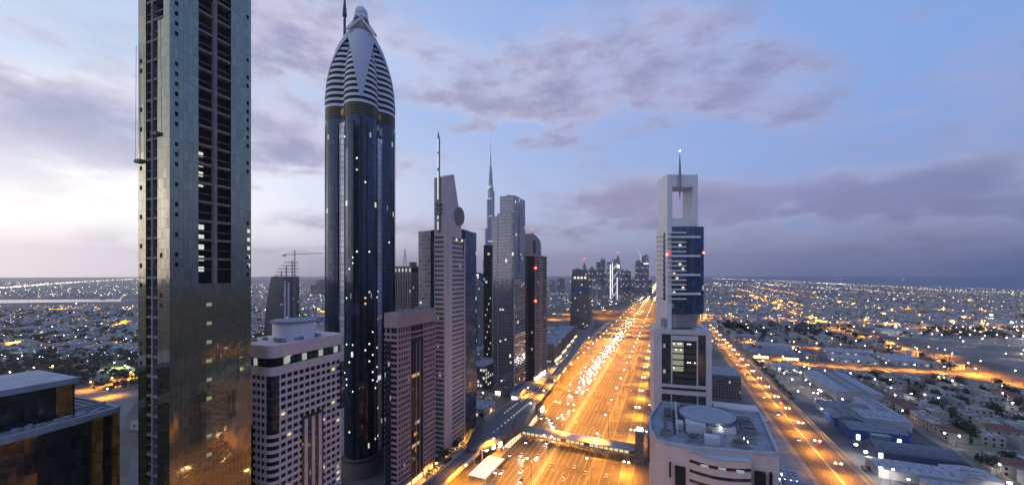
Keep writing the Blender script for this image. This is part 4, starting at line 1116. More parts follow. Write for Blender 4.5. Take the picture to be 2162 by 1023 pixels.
bxs.box(14, 23, 15.5, 30, H - 1.3, H + 3.6); bxs.box(23.02, 37, 21, 33, H - 1.3, H + 1.8); bxs.box(9.5, 13, 18, 24, H - 1.3, H + 2.2); bxs.box(21.5, 28, 3.5, 8.5, H - 1.3, H + 2.6)
bxs.box(9.6, 10.4, 12, 54, H - 1.3, H + 2.4); bxs.box(26, 31, 16, 20, H - 1.3, H + .9)
bxs.build('roof_block', pc, th)
hp = MB().cyl(25.0, 32.5, H + 2.6, H + 3.8, 12.8, 56); hp.cyl(25, 32.5, H + 3.8, H + 4.1, 13.6, 56, 13.6); hpo = hp.build('helipad', mat('helipad_grey', (.27, .29, .34), .8, 0, .15, .2), th)
hr = MB()
for i in range(48):
    a = 2 * PI * i / 48; c_, s_ = math.cos(a), math.sin(a)
    hr.tube((25 + 12.6 * c_, 32.5 + 12.6 * s_, H + 2.2), (25 + 15.0 * c_, 32.5 + 15.0 * s_, H + 3.7), .16, n=4)
hr.build('safety_net', mat('net_dark', (.12, .13, .15), .6, .3, .1, .5), hpo)
hs_ = MB()
for i in range(56):
    a, b_ = 2 * PI * i / 56, 2 * PI * (i + 1) / 56
    for r0, r1 in ((10.9, 11.25),):
        hs_.quad(*[(25 + r * math.cos(q), 32.5 + r * math.sin(q), H + 4.12) for r, q in ((r0, a), (r1, a), (r1, b_), (r0, b_))])
hs_.build('helipad_ring', mat('faded_paint', (.40, .41, .45), .8), hpo)
cl_ = MB(); [cl_.cyl(25 + 11 * math.cos(a), 32.5 + 11 * math.sin(a), H - 1.3, H + 2.7, .5, 8) for a in [PI / 4 * k for k in range(8)]]; cl_.build('helipad_column', pc, th)
acs = []
for x, y in [(14 + 2.6 * k, 12.5) for k in range(5)] + [(38 + 2.4 * (k % 3), 20 + 3 * (k // 3)) for k in range(9)] + [(4.5, 16 + 3.5 * k) for k in range(7)]:
    au = MB().box(x - .9, x + .9, y - .9, y + .9, H - 1.3, H - .1).build('air_unit', mat('unit_grey', (.33, .33, .35), .6, .2, .15, .6), th)
    MB().cyl(x, y, H - .1, H + .15, .7, 10).build('fan', DMETAL, au)
rl_ = MB()
for i in range(len(foot)):
    a, b_ = Vector(foot[i]), Vector(foot[(i + 1) % len(foot)])
    a, b_ = a + (Vector((24, 30)) - a) * .05, b_ + (Vector((24, 30)) - b_) * .05
    n_ = max(1, int((b_ - a).length / 2))
    for hh in (.6, 1.1): rl_.tube((a.x, a.y, H + hh), (b_.x, b_.y, H + hh), .05, n=4)
    for q in range(n_): c_ = a + (b_ - a) * (q / n_); rl_.tube((c_.x, c_.y, H - 1.3), (c_.x, c_.y, H + 1.1), .05, n=4)
rl_.build('railing', METAL, th)
for bx_ in [(2, 7.5, 8, 10), (3, 8, 30, 44), (40.5, 47, 26, 31), (41, 47, 36, 44), (12, 22, 48, 55), (28, 38, 50, 56), (33, 40, 6, 9.5), (14, 19.5, 4.5, 8)]:
    db_ = MB().box(*bx_, H - 1.3, H + R_.uniform(.2, 1.3)).build('duct_housing', mat('duct_grey', (.22, .23, .25), .7, .2, .25, .4), th)
    MB().box(bx_[0] + .6, bx_[1] - .6, bx_[2] + .5, bx_[3] - .5, H + 1.31, H + 1.5).build('grille', DMETAL, db_)
tr_ = MB()
for k in range(7): tr_.box(8.2, 9.2, 12 + 5.5 * k, 15.5 + 5.5 * k, H - 1.3, H - .6)
for k in range(5): tr_.box(10.8 + .6 * k, 11.1 + .6 * k, 24, 56, H - 1.3, H - .9)
tr_.build('cable_tray', DMETAL, th)
pp = MB()
for k in range(6): pp.tube((40 + .8 * k, 12, H - .9), (43 + .8 * k, 50, H - .9), .18, n=5)
for k in range(10): pp.tube((12 + k * 1.0, 9.5, H - 1.3), (12 + k * 1.0, 9.5, H + .2), .05, n=4)
pp.tube((12, 9.5, H + .2), (21, 9.5, H + .2), .06, n=4); pp.tube((12, 9.5, H - .5), (21, 9.5, H - .5), .06, n=4)
pp.build('pipe', METAL, th)
gt = MB(); [gt.box(37 + 3.6 * (k / 12), 40 + 3.6 * (k / 12), 14 + 3.0 * k, 15.2 + 3.0 * k, H - 1.2, H - .7) for k in range(13)]; gt.build('roof_grating', METAL, th)
MB().box(29.5, 30.3, 19, 19.4, H + 2.0, H + 2.7).build('roof_flood_light', emit('roof_flood', (1, .97, .8), 26, True), th)
parts_of(th, 'roof_lamp', [(40.0, 40.4, 11, 11.3, H - .4, H + .6), (39, 39.3, 14, 14.2, H, H + .9)], emit('green_white_lamp', (.85, 1, .55), 6))

# ------------------------------------------------------------------ canopy row and annex behind the helipad block
th = thing('annex_block', (49.5, 196, 0), 'small grey annex with glazed sunshade roof beside the helipad block', 'building')
MB().box(0, 12, -6, 12, 0, 38).build('wall', mat('annex_grey', (.20, .21, .25), .7, 0, .1, .3), th)
MB().box(.5, 12.5, 12, 40, 0, 30).build('terrace_wall', STN, th)
gl = MB(); [gl.box(1.5 + 2.2 * (k % 5), 3.2 + 2.2 * (k % 5), 13 + 3.4 * (k // 5), 15.4 + 3.4 * (k // 5), 30, 31.2) for k in range(40)]
gl.build('sunshade', mat('sunshade_glass', (.28, .33, .38), .3, .2, .15, .3), th)
parts_of(th, 'terrace_lamp', [(2 + 2.4 * (k % 4), 2.4 + 2.4 * (k % 4), 14 + 6 * (k // 4), 14.4 + 6 * (k // 4), 31.3, 31.8) for k in range(14)], WHITEL)

# ------------------------------------------------------------------ parking deck behind the framed tower
th = thing('parking_deck', (42, 372, 0), 'low parking deck with white striped balustrades beside the framed tower', 'car park')
dm = MB()
for k in range(4): dm.box(0, 36, 0, 40, 3.4 * k + .1, 3.4 * k + .4); dm.box(-.2, 36.2, -.3, 0, 3.4 * k + .4, 3.4 * k + 1.7)
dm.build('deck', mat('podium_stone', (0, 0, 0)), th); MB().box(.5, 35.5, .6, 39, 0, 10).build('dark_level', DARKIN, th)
th = thing('brown_parking_block', (40, 462, 0), 'brown block with vertical window slots beyond the parking deck', 'building')
MB().box(0, 34, 0, 40, 0, 24).build('wall', facade('brown_slots', (.19, .16, .16), (.02, .02, .022), 2.4, 3.2, .5, .6, .02, ls=1), th)
MB().box(-.4, 34.4, -.4, 40.4, 24, 25).build('roof', ROOFG, th)
# ------------------------------------------------------------------ metro station, viaduct, footbridge
def shell_mat():
    m, t, b = new_mat('bronze_shell')
    tc = t.nodes.new('ShaderNodeTexCoord'); x, y, z = sep(t, tc.outputs['Object'])
    seam = ((y / 3.4).frac().lt(.07) + ((x + z * .5) / 3.0).frac().lt(.06)).sat()
    cell = white(t, comb(t, (y / 3.4).floor(), ((x + z * .5) / 3.0).floor(), 1.0))
    c = mixc(t, cell, (.13, .115, .12), (.18, .16, .165))
    t.links.new(mixc(t, seam, c, (.05, .045, .05)), b.inputs['Base Color'])
    t.links.new((cell * .2 + .42).k, b.inputs['Roughness']); b.inputs['Metallic'].default_value = .45
    MATS['bronze_shell'] = m; return m
SHELL = shell_mat()
th = thing('metro_station', (-119.5, 291, 0), 'shell-shaped grey metro station with rows of skylights on its curved roof', 'station', rz=math.radians(-2.5))
rings = []; rib = []
NR = 26; LEN = 58.0
def shell_sec(u, grow=0.0):
    """cross section at u in -1..1 along the station"""
    e = max(0.0, 1 - abs(u) ** 2.0) ** .85
    hw_ = 2.0 + 14.5 * e + grow; top_ = 12.5 + 9.5 * e + grow; bot = 11.0 - 3.0 * e
    pts = []
    for k in range(15):
        a = PI * k / 14
        pts.append((hw_ * math.cos(a), bot + (top_ - bot) * math.sin(a) ** .85))
    return pts
us = [-1 + 2 * k / NR for k in range(NR + 1)]
us = [u * (1 - .0) for u in us]
sm_ = MB().loft([[(x, u * LEN, z) for x, z in shell_sec(u)] for u in us]); sm_.build('shell_roof', SHELL, th, smooth=True)
skl = []
sk = MB()
for u in [-.62 + .085 * k for k in range(15)]:
    for ki in (4, 6):
        a0 = PI * (ki / 14); p = shell_sec(u, .12)
        x, z = p[ki]; x2, z2 = p[ki + 1]
        if R_.random() < .8:
            y = u * LEN + (ki - 4) * 1.2
            sk.quad((x, y, z + .05), (x * .9 + x2 * .1, y + 1.9, z * .9 + z2 * .1 + .05), (x * .55 + x2 * .45, y + 1.9, z * .55 + z2 * .45 + .05), (x * .65 + x2 * .35, y, z * .65 + z2 * .35 + .05))
cache = sk
n = len(sk.f)
for i in range(n):
    q = MB().quad(*[sk.v[4 * i + j] for j in range(4)]); q.build('skylight', emit('skylight_glow', (1, .9, .72), .55), th)
MB().box(-13, 13, -38, 44, 0, 7.9).build('concourse', mat('concourse_glass', (.16, .14, .12), .3, .1, .2, .2), th)
gl = []
for k in range(18): gl.append((13.0, 13.25, -34 + 4 * k, -31.4 + 4 * k, 1.5, 6.6))
parts_of(th, 'lit_window', gl, emit('station_light', (1, .82, .5), 1.2))
en = MB(); en.box(9, 17, -56, -30, 4.6, 5.2); en.box(10, 16, 40, 58, 3.5, 4.2); en.build('entrance_canopy', SHELL, th)
parts_of(th, 'platform_light', [(3.0 + 2.8 * k, 4.6 + 2.8 * k, -52.5 + k * 5.0, -49.5 + k * 5.0, 8.0, 11.0) for k in range(4)] + [(12, 13.5, 50, 55, 4.5, 9)], emit('platform_glow', (.95, 1, .85), 3.0))
hh = MB()
for k in range(3): hh.tube((-6 + 6 * k, -52, 0), (-6 + 6 * k, -52, 11), .7, n=8)
hh.build('column', CONC, th)

VP = [(-124.5, 60), (-123.5, 150), (-122.0, 232), (-119.5, 291), (-117.0, 350), (-119.0, 420), (-124, 500), (-132, 600), (-142, 720), (-152, 840), (-165, 960), (-190, 1070), (-235, 1200), (-268, 1330), (-262, 1480), (-225, 1640), (-190, 1800), (-165, 2050), (-160, 2400)]
vp = spline(VP, 8)
th = thing('metro_viaduct', (0, 0, 0), 'raised grey metro viaduct curving along the highway on concrete piers', 'viaduct')
dk = MB(); strip(dk, [(x, y, 10.4) for x, y in vp], 9.6, 10.4); dk.build('deck', mat('viaduct_deck', (.13, .125, .13), .85, 0, .25, .08), th)
gd = MB()
for s in (-1, 1):
    b0 = None
    for i in range(len(vp) - 1):
        a, b_ = Vector(vp[i]), Vector(vp[i + 1]); d_ = (b_ - a).normalized(); n_ = Vector((-d_.y, d_.x)) * s
        q = [a + n_ * 4.6, b_ + n_ * 4.6, b_ + n_ * 5.0, a + n_ * 5.0]
        q = [tuple(v) for v in (q if s < 0 else q[::-1])]
        gd.prism(q, 8.4, 11.6)
gd.build('parapet', mat('viaduct_side', (.27, .26, .28), .8, 0, .15, .15), th)
gu = MB(); strip(gu, [(x, y, 8.5) for x, y in vp], 8.0, 8.5); gu.build('girder', CONC, th)
rl = MB()
for off in (-2.9, -1.5, 1.5, 2.9):
    pts = []
    for i in range(len(vp)):
        a = Vector(vp[max(0, i - 1)]); b_ = Vector(vp[min(len(vp) - 1, i + 1)]); d_ = (b_ - a).normalized()
        pts.append((vp[i][0] - d_.y * off, vp[i][1] + d_.x * off, 10.6))
    strip(rl, pts, .3, 10.6)
rl.build('rail', METAL, th)
PIER = MB().cyl(0, 0, 0, 7.2, 1.0, 10).loft([[(-1.2, -1.1, 7.2), (1.2, -1.1, 7.2), (1.2, 1.1, 7.2), (-1.2, 1.1, 7.2)], [(-4.0, -1.3, 8.6), (4.0, -1.3, 8.6), (4.0, 1.3, 8.6), (-4.0, 1.3, 8.6)]]).mesh('pier', CONC)
acc = 0
for i in range(1, len(vp)):
    acc += (Vector(vp[i]) - Vector(vp[i - 1])).length
    if acc > 30 and not (238 < vp[i][1] < 345):
        acc = 0; o = bpy.data.objects.new('pier', PIER); COL.objects.link(o); o.parent = th; o.location = (vp[i][0], vp[i][1], 0)

th = thing('footbridge', (-104, 289, 0), 'long covered footbridge with metal roof crossing the highway from the station', 'bridge', rz=math.radians(-3.0))
BL = 85.0
sec = lambda o_: [(5.8 * math.cos(PI * k / 10) * (1 + o_), 9.0 + (1.7 + o_) * math.sin(PI * k / 10)) for k in range(11)]
MB().loft([[(x, y, z) for y, z in sec(0)] for x in (0, BL)]).build('roof', mat('bridge_roof', (.50, .45, .40), .5, .2, .08, .15), th, smooth=True)
MB().box(0, BL, -5.0, 5.0, 5.4, 6.3).build('floor', CONC, th)
MB().box(0, BL, -4.9, 4.9, 6.3, 8.99).build('glass_side', mat('bridge_glass', (.10, .085, .06), .2, 0, .3, .2), th)
parts_of(th, 'lit_window', [(1.5 + 3.5 * k, 4.2 + 3.5 * k, -5.05, -4.9, 6.7, 8.4) for k in range(23) if k not in (9, 14)], emit('bridge_light', (1, .78, .42), .9))
ps = MB()
for x in (6, 28, 56, 80): ps.cyl(x, 0, 0, 5.4, 1.0, 10)
ps.build('pier', CONC, th)
th = thing('bridge_stair_tower', (-19.0, 283, 0), 'slim grey stair tower with lit top at the far end of the footbridge', 'tower')
MB().box(0, 5.6, 0, 6, 0, 21).build('wall', mat('tower_grey', (.15, .145, .14), .7, 0, .12, .2), th)
MB().box(-.3, 5.9, -.3, 6.3, 21, 21.7).build('roof', GREYC, th)
MB().box(.8, 4.8, .8, 5.2, 21.7, 22.8).build('roof_light', emit('roof_light', (1, .96, .9), 6), th)

# white slatted solar canopy beside the station
th = thing('slatted_canopy', (-108.0, 230, 0), 'white slatted lit canopy beside the end of the metro station', 'canopy', rz=math.radians(-2))
sl2 = MB()
for k in range(20):
    for q in range(3): sl2.box(-6.0 + 4.1 * q, -2.3 + 4.1 * q, -14 + 1.45 * k, -13.15 + 1.45 * k, 5.0, 5.25)
sl2.build('slat', emit('slat_glow', (.95, .95, 1), .9), th)
fr = MB()
for x in (-6.1, -2.15, 1.95, 6.1): fr.box(x - .1, x + .1, -14, 15, 4.75, 4.99)
fr.build('frame', WHITEP, th)
pp = MB()
for x in (-5.6, 5.6):
    for y in (-12, 0, 13): pp.tube((x, y, 0), (x, y, 4.75), .2, n=6)
pp.build('post', METAL, th)

# ------------------------------------------------------------------ low buildings between the towers on the inland side
def block(name, label, cat, x, y, w, d, h, wm, rm=None, rz=0.0, win=None, wmat=None, lit=None, group=None, units=6, par=.6):
    th = thing(name, (x, y, 0), label, cat, rz=rz, group=group)
    MB().box(0, w, 0, d, 0, h).build('wall', wm, th)
    rf = MB().box(.3, w - .3, .3, d - .3, h, h + .12)
    for i in range(units):
        ux = R_.uniform(2, max(2.1, w - 2)); uy = R_.uniform(2, max(2.1, d - 2)); s = R_.uniform(.6, 1.5); rf.box(ux - s, ux + s, uy - s * .7, uy + s * .7, h + .12, h + R_.uniform(.7, 1.7))
    rf.build('roof', rm or ROOFG, th)
    pa = MB(); pa.box(-.15, w + .15, -.15, .3, h, h + par); pa.box(-.15, w + .15, d - .3, d + .15, h, h + par); pa.box(-.15, .3, .3, d - .3, h, h + par); pa.box(w - .3, w + .15, .3, d - .3, h, h + par)
    pa.build('parapet', wm, th)
    if win:
        nx, ny, nz, ww, wh, z0, dz = win
        ws = []
        for k in range(nz):
            for i in range(nx): cxx = w * (i + .5) / nx; ws.append((cxx - ww / 2, cxx + ww / 2, -.10, .05, z0 + dz * k, z0 + dz * k + wh))
            for i in range(ny): cyy = d * (i + .5) / ny; ws.append((w - .05, w + .10, cyy - ww / 2, cyy + ww / 2, z0 + dz * k, z0 + dz * k + wh)); ws.append((-.10, .05, cyy - ww / 2, cyy + ww / 2, z0 + dz * k, z0 + dz * k + wh))
        ll = [q for q in ws if R_.random() < (lit or 0)]; dd = [q for q in ws if q not in ll]
        parts_of(th, 'window', dd, wmat or DGLASS, 60)
        if ll: parts_of(th, 'lit_window', ll, emit('block_window_light', (.95, .93, .8), .9), 40)
    return th
LO = mat('low_plaster', (.36, .33, .33), .8, 0, .12, .2)
x, y = -176, 398
block('white_lit_block', 'low block with tall white-lit window bays by the car park', 'building', -214, 400, 24, 46, 25, mat('block_dark', (.10, .10, .11), .7), win=(7, 8, 5, 2.0, 2.6, 2.5, 4.4), lit=.5)
block('pale_low_block', 'pale low block with bright rear wall behind the white-lit block', 'building', -222, 452, 40, 30, 24, LO, win=(6, 5, 4, 2.4, 2.4, 3, 5), lit=.6)
block('car_park_podium', 'flat grey podium roof beside the car park near the station', 'building', -190, 318, 38, 24, 8, LO, win=(7, 4, 1, 3.4, 3.0, 1.5, 4), lit=.6)
block('flat_grey_hall', 'long flat grey hall farther behind the white-lit block', 'building', -330, 520, 60, 60, 12, LO, win=(8, 6, 2, 3, 2, 2, 4), lit=.35)
for k in range(5):
    yy = 556 + 52 * k
    th = block('brown_row_block', 'brown flat-roofed block, %s from the near end of the row beyond the balcony tower' % nth(k), 'building', -186 - 5 * k, yy, 34, 46, 27 - 1.2 * k, facade('row_brown', (.22, .175, .16), (.025, .025, .03), 3.4, 3.6, .45, .55, .06, ls=1.2), mat('row_roof', (.22, .23, .27), .9, 0, .2, .2), group='brown row blocks', units=9)
    pl2 = MB()
    for q in range(6): pl2.box(34, 35.0, 1 + 8.6 * q, 2.6 + 8.6 * q, 0, 24)
    pl2.build('pilaster', mat('row_pilaster', (.26, .20, .18), .8), th)
    parts_of(th, 'shop_front', [(34.0, 34.5, 3.2 + 8.6 * q, 8.8 + 8.6 * q, .6, 3.6) for q in range(5)], SHOPL)
block('low_pale_pavilion', 'low pale pavilion with flat roof by the interchange', 'building', -250, 800, 50, 40, 14, LO, win=(6, 5, 2, 3, 2, 2, 5), lit=.3)
for i, (px, py, w, d, h, lab) in enumerate([(90, 738, 60, 30, 9, 'long pale shed among dark trees inland'), (150, 728, 40, 26, 8, 'short pale shed beside the long shed inland'), (260, 700, 50, 30, 10, 'grey flat-roofed hall near the left tower inland'), (30, 700, 46, 30, 9, 'pale hall at the photo edge inland'),
                                            (275, 905, 50, 18, 6, 'blue-lit low shed seen beside the tall unfinished tower'), (640, 678, 40, 30, 12, 'flat hall beside the curved construction tower'), (665, 668, 50, 40, 10, 'pale flat hall just past the curved tower'), (548, 690, 40, 30, 10, 'grey low hall before the curved tower'), (1000, 690, 30, 30, 18, 'pale box building at the foot of the grey gabled tower'), (1012, 730, 30, 40, 14, 'flat pale building behind the bright low block')]):
    x, y = G(px, py); block('inland_hall', lab, 'building', x, y, w, d, h, LO, rz=R_.uniform(-.2, .2), win=(5, 3, 1, 2.4, 1.8, 2.4, 4), lit=.5, group='halls inland of the towers')
# ------------------------------------------------------------------ halls between the side street and the villas
HALLW = mat('hall_white', (.42, .41, .43), .8, 0, .12, .2)
BLUEW = mat('hall_blue', (.05, .10, .30), .6, 0, .15, .3)
def hall(name, label, x, y, w, d, h, wm, rm, rise=2.0, axis='y', doors=(), rz=0.0, windows=None):
    """a shed with a shallow ridged roof"""
    th = thing(name, (x, y, 0), label, 'hall', rz=rz)
    MB().box(0, w, 0, d, 0, h).build('wall', wm, th)
    r = MB()
    if axis == 'y': r.loft([[(-.4, yy, h), (w + .4, yy, h), (w / 2, yy, h + rise)] for yy in (-.4, d + .4)])
    else: r.loft([[(xx, -.4, h), (xx, d + .4, h), (xx, d / 2, h + rise)] for xx in (-.4, w + .4)])
    r.build('roof', rm, th)
    rg = []
    if axis == 'x': rg = [(2 + 5 * k, 2.5 + 5 * k, d * .2, d * .8, h + rise * .3, h + rise * .3 + .9) for k in range(int(w / 5))]
    else: rg = [(w * .3, w * .7, 2 + 6 * k, 2.7 + 6 * k, h + rise * .4, h + rise + .35) for k in range(int(d / 6))]
    parts_of(th, 'roof_vent', rg, METAL)
    for a in doors: MB().box(*a[:6]).build(a[6], a[7], th)
    if windows: parts_of(th, 'window', windows, mat('pale_window', (.30, .34, .38), .3))
    return th
LD = emit('hall_door_light', (.95, .98, 1), 2.6)
CR = mat('corrugated_roof', (.17, .18, .22), .7, .1, .35, .35)
CR2 = mat('pale_sheet_roof', (.30, .31, .36), .8, 0, .25, .25)
hall('storage_hall', 'large flat storage hall with orange-lit pillars along its street side', 166, 500, 40, 96, 9, HALLW, CR2, 1.6, 'y', windows=[(-.12, .05, 5 + 6 * k, 7.5 + 6 * k, 2, 7) for k in range(15)])
hall('window_bay_hall', 'low hall with three white-framed window bays and dark hipped roof', 138, 448, 36, 15, 7.5, HALLW, CR, 2.6, 'x', windows=[(2 + 6 * k, 6.5 + 6 * k, -.12, .05, 1.5, 6) for k in range(5)])
hall('blue_gabled_hall', 'blue-walled hall with two lit doorways and pale gabled porch', 137, 385, 36, 22, 8, BLUEW, CR, 3.4, 'x', doors=[(4, 6.4, -.15, .05, .2, 4.4, 'lit_door', LD), (29, 31.4, -.15, .05, .2, 4.6, 'lit_door', LD), (12, 23, -5, -.02, 0, 6.5, 'porch', mat('porch_glass', (.22, .30, .30), .3, 0, .3, .5)), (11.5, 23.5, -5.6, 0, 6.5, 7.1, 'porch_roof', CR2)])
hall('long_grey_hall', 'long grey-roofed hall with slit windows behind the blue-walled hall', 158, 418, 32, 26, 8.5, HALLW, CR2, 1.4, 'x', windows=[(8 + 5 * k, 11.5 + 5 * k, -.12, .05, 4.5, 6) for k in range(3)])
hall('dark_hipped_hall', 'dark-roofed hall beside the blue-walled hall and the yard', 136, 412, 20, 26, 7.5, BLUEW, CR, 3.0, 'y', doors=[(8, 10, -.15, .05, .2, 4.2, 'lit_door', LD)])
th = hall('barrel_roof_hall', 'dark blue-grey hall with long curved barrel roof and one lit door', 140, 352, 46, 18, 4.5, mat('hall_dark_blue', (.06, .09, .16), .6), CR, .6, 'x', doors=[(1.5, 4, -.15, .05, .2, 4, 'lit_door', LD)])
MB().loft([[(x, 9 - 9.3 * math.cos(PI * k / 10), 4.6 + 4.4 * math.sin(PI * k / 10)) for k in range(11)] for x in (.2, 45.8)]).build('barrel_roof', mat('barrel_grey', (.11, .12, .16), .6, .1, .2, .3), th)
hall('white_shed', 'white-fronted shed by the side street with glaring lights', 128, 318, 40, 18, 6, HALLW, CR2, 1.4, 'x')
hall('cluttered_shed', 'long low shed with cluttered pale roof nearest the lane mouth', 146, 294, 44, 20, 5.5, HALLW, CR2, 1.2, 'x')
hall('end_shed', 'small pale shed between the cluttered shed and the lane', 168, 325, 22, 16, 5.5, HALLW, CR2, 1.2, 'y')
hall('pale_workshop', 'pale workshop shed beside the storage hall', 176, 448, 18, 44, 6.5, HALLW, CR2, 1.4, 'y')
tk = thing('tank_truck', (183, 411, 0), 'blue and white parked truck at the corner of the lane', 'truck', rz=.1)
MB().box(-1.2, 1.2, -3.4, 2.2, 1.0, 3.2).build('cargo_box', BLUEW, tk); MB().box(-1.15, 1.15, 2.4, 4.4, .8, 2.9).build('cab', HALLW, tk)
for sx in (-1, 1):
    for yy in (-2.2, 3.2): MB().tube((sx * .9, yy, .5), (sx * 1.25, yy, .5), .5, n=12).build('wheel', DARKIN, tk)
rs = thing('street_mall', (128, 700, 0), 'dark low mall with warm glowing arcade by the side street junction', 'building')
MB().box(0, 62, 4, 40, 0, 8).build('wall', mat('mall_stone', (.26, .21, .18), .8), rs)
MB().loft([[(-2, 2, 8), (64, 2, 8), (64, 42, 8), (-2, 42, 8)], [(14, 14, 12), (50, 14, 12), (50, 30, 12), (14, 30, 12)]]).build('roof', CR, rs)
MB().box(24, 38, -3, 6, 0, 11).build('gatehouse', mat('mall_stone', (0, 0, 0)), rs)
parts_of(rs, 'lit_arch', [(2 + 3.5 * k, 4.4 + 3.5 * k, 3.8, 4.05, .5, 4.5) for k in range(17) if not 6 <= k <= 9], emit('arcade_light', (1, .72, .4), 3.0))
rs = thing('corner_office', (126, 850, 0), 'pale four-storey office block with lit rear front at the second junction', 'building')
MB().box(0, 40, 0, 18, 0, 14).build('wall', facade('office_pale', (.36, .31, .25), (.04, .04, .045), 3, 3.4, .6, .5, .15, ls=1.2), rs); MB().box(-.3, 40.3, -.3, 18.3, 14, 14.8).build('roof', ROOFG, rs)
for i, (x, y, w, d, h, lab) in enumerate([(140, 610, 24, 30, 8, 'square pale house-like office beside the storage hall end'), (236, 712, 50, 36, 7, 'wide low pale market hall beyond the cross street'), (250, 780, 60, 30, 6, 'low grey compound hall second from the cross street'), (150, 780, 50, 34, 9, 'white-roofed hall behind the dark low mall'), (310, 720, 36, 60, 7, 'long pale school wing behind the cross street'),
                                        (450, 1110, 70, 30, 9, 'long white-lit sports hall by the far cross street'), (620, 1020, 60, 34, 9, 'wide white hall on the sandy plots'), (760, 1300, 80, 40, 12, 'white mall block past the far cross street'), (960, 1420, 80, 60, 12, 'broad white building with bright car park far off'), (360, 1300, 60, 40, 10, 'pale hall past the far cross street')]):
    block('low_hall', lab, 'building', x, y, w, d, h, HALLW, CR2, rz=R_.uniform(-.06, .06), win=(6, 4, 1, 2.6, 1.8, 2.2, 3), lit=.3, group='halls of the low quarter')

# ------------------------------------------------------------------ villas: six kinds, copied plot by plot
VW = [mat('villa_white', (.44, .43, .43), .85, 0, .12, .3), mat('villa_cream', (.38, .34, .29), .85, 0, .12, .3), mat('villa_grey', (.31, .30, .31), .85, 0, .14, .3), mat('villa_sand', (.33, .28, .23), .85, 0, .12, .3)]
VR = [mat('villa_roof', (.30, .30, .34), .9, 0, .25, .3), mat('villa_roof_pale', (.40, .40, .43), .9, 0, .2, .3), mat('villa_roof_tile', (.16, .075, .06), .85, 0, .25, .6)]
VGL = mat('villa_window', (.025, .027, .032), .2, 0, .3, .4)
def villa_parts(kind, rng):
    w, d, h = [(14, 11, 7.2), (12, 12, 6.8), (16, 10, 4.0), (11, 13, 7.4), (17, 12, 7.0), (13, 9, 3.8)][kind]
    wall = MB().box(-w / 2, w / 2, -d / 2, d / 2, 0, h)
    if kind in (0, 4): wall.box(-w / 2 - 4, -w / 2 - .002, -d / 2 + 1, d / 2 - 3, 0, 3.8)
    if kind in (1, 3): wall.box(-2, 2.5, -d / 2 - 2.2, -d / 2 + .002, 0, 3.4)
    for a in ((-w / 2 - .1, w / 2 + .1, -d / 2 - .1, -d / 2 + .25), (-w / 2 - .1, w / 2 + .1, d / 2 - .25, d / 2 + .1), (-w / 2 - .1, -w / 2 + .25, -d / 2 + .25, d / 2 - .25), (w / 2 - .25, w / 2 + .1, -d / 2 + .25, d / 2 - .25)):
        wall.box(*a, h, h + .7)
    roof = MB().box(-w / 2 + .3, w / 2 - .3, -d / 2 + .3, d / 2 - .3, h, h + .1)
    if kind == 4:
        roof = MB().loft([[(-w / 2 - .6, -d / 2 - .6, h + .7), (w / 2 + .6, -d / 2 - .6, h + .7), (w / 2 + .6, d / 2 + .6, h + .7), (-w / 2 - .6, d / 2 + .6, h + .7)], [(-w / 4, -.2, h + 3.4), (w / 4, -.2, h + 3.4), (w / 4, .2, h + 3.4), (-w / 4, .2, h + 3.4)]])
    else:
        for k in range(3): roof.box(w * .1 + 1.6 * k, w * .1 + 1.6 * k + .9, -d * .3, -d * .3 + .8, h + .1, h + .9)
    wins = []
    for z in ([1.0, 4.4] if h > 5 else [1.0]):
        for k in range(3):
            x = -w / 2 + w * (k + .5) / 3
            if not (k == 1 and z < 2): wins.append((x - .8, x + .8, -d / 2 - .08, -d / 2 + .05, z, z + 1.7))
        wins.append((-w / 2 - .08, -w / 2 + .05, -1.0, .8, z + .2, z + 1.8))
    door = (-.7, .7, -d / 2 - .1 - (2.2 if kind in (1, 3) else 0), -d / 2 + .05, .05, 2.4)
    room = MB().box(-w / 4, -w / 4 + 3.4, 0, 3.4, h + .1, h + 2.6); tank = MB().cyl(w / 4, d / 5, h + .1, h + 1.7, .8, 8)
    return wall, roof, wins, door, ([] if kind == 4 else [room, tank])
proto_full, proto_far = [], []
for kind in range(6):
    for cv in range(2):
        wm = VW[(kind + cv) % 4]; rm = VR[2] if kind == 4 else VR[(kind + cv) % 2]
        cn_ = ['white', 'cream', 'grey', 'sand'][(kind + cv) % 4]
        kn = ['two-storey flat-roofed villa with side wing', 'square two-storey villa with porch', 'low single-storey villa', 'deep two-storey villa with porch', 'wide villa with red hipped roof', 'small single-storey house'][kind]
        wall, roof, wins, door, tanks = villa_parts(kind, R_)
        me = dict(wall=wall.mesh('villa_wall', wm), roof=roof.mesh('villa_roof', rm), door=MB().box(*door).mesh('villa_door', mat('villa_door', (.10, .06, .04), .6)), tanks=[q.mesh(n_, m2) for q, n_, m2 in zip(tanks, ('roof_room', 'water_tank'), (wm, METAL))])
        wcache = [(((a + b_) / 2, (c + d_) / 2, (e + f) / 2), MB().box(-(b_ - a) / 2, (b_ - a) / 2, -(d_ - c) / 2, (d_ - c) / 2, -(f - e) / 2, (f - e) / 2).mesh('villa_window', VGL)) for a, b_, c, d_, e, f in wins]
        allm = MB()
        for mb_, mi in [(wall, 0), (roof, 1)] + [(q, 0) for q in tanks]:
            b0 = len(allm.v); allm.v += mb_.v; allm.f += [tuple(b0 + i for i in q) for q in mb_.f]; allm.mi += [mi] * len(mb_.f)
        for q in wins: allm.box(*q, mi=2)
        proto_far.append((allm.mesh('villa', [wm, rm, VGL]), cn_ + ' ' + kn)); proto_full.append((me, wcache, cn_ + ' ' + kn))
BUSY = []                                                                       # plots already taken: x0, x1, y0, y1
def free(x, y, m=3.0):
    return not any(a - m < x < b_ + m and c - m < y < d_ + m for a, b_, c, d_ in BUSY)
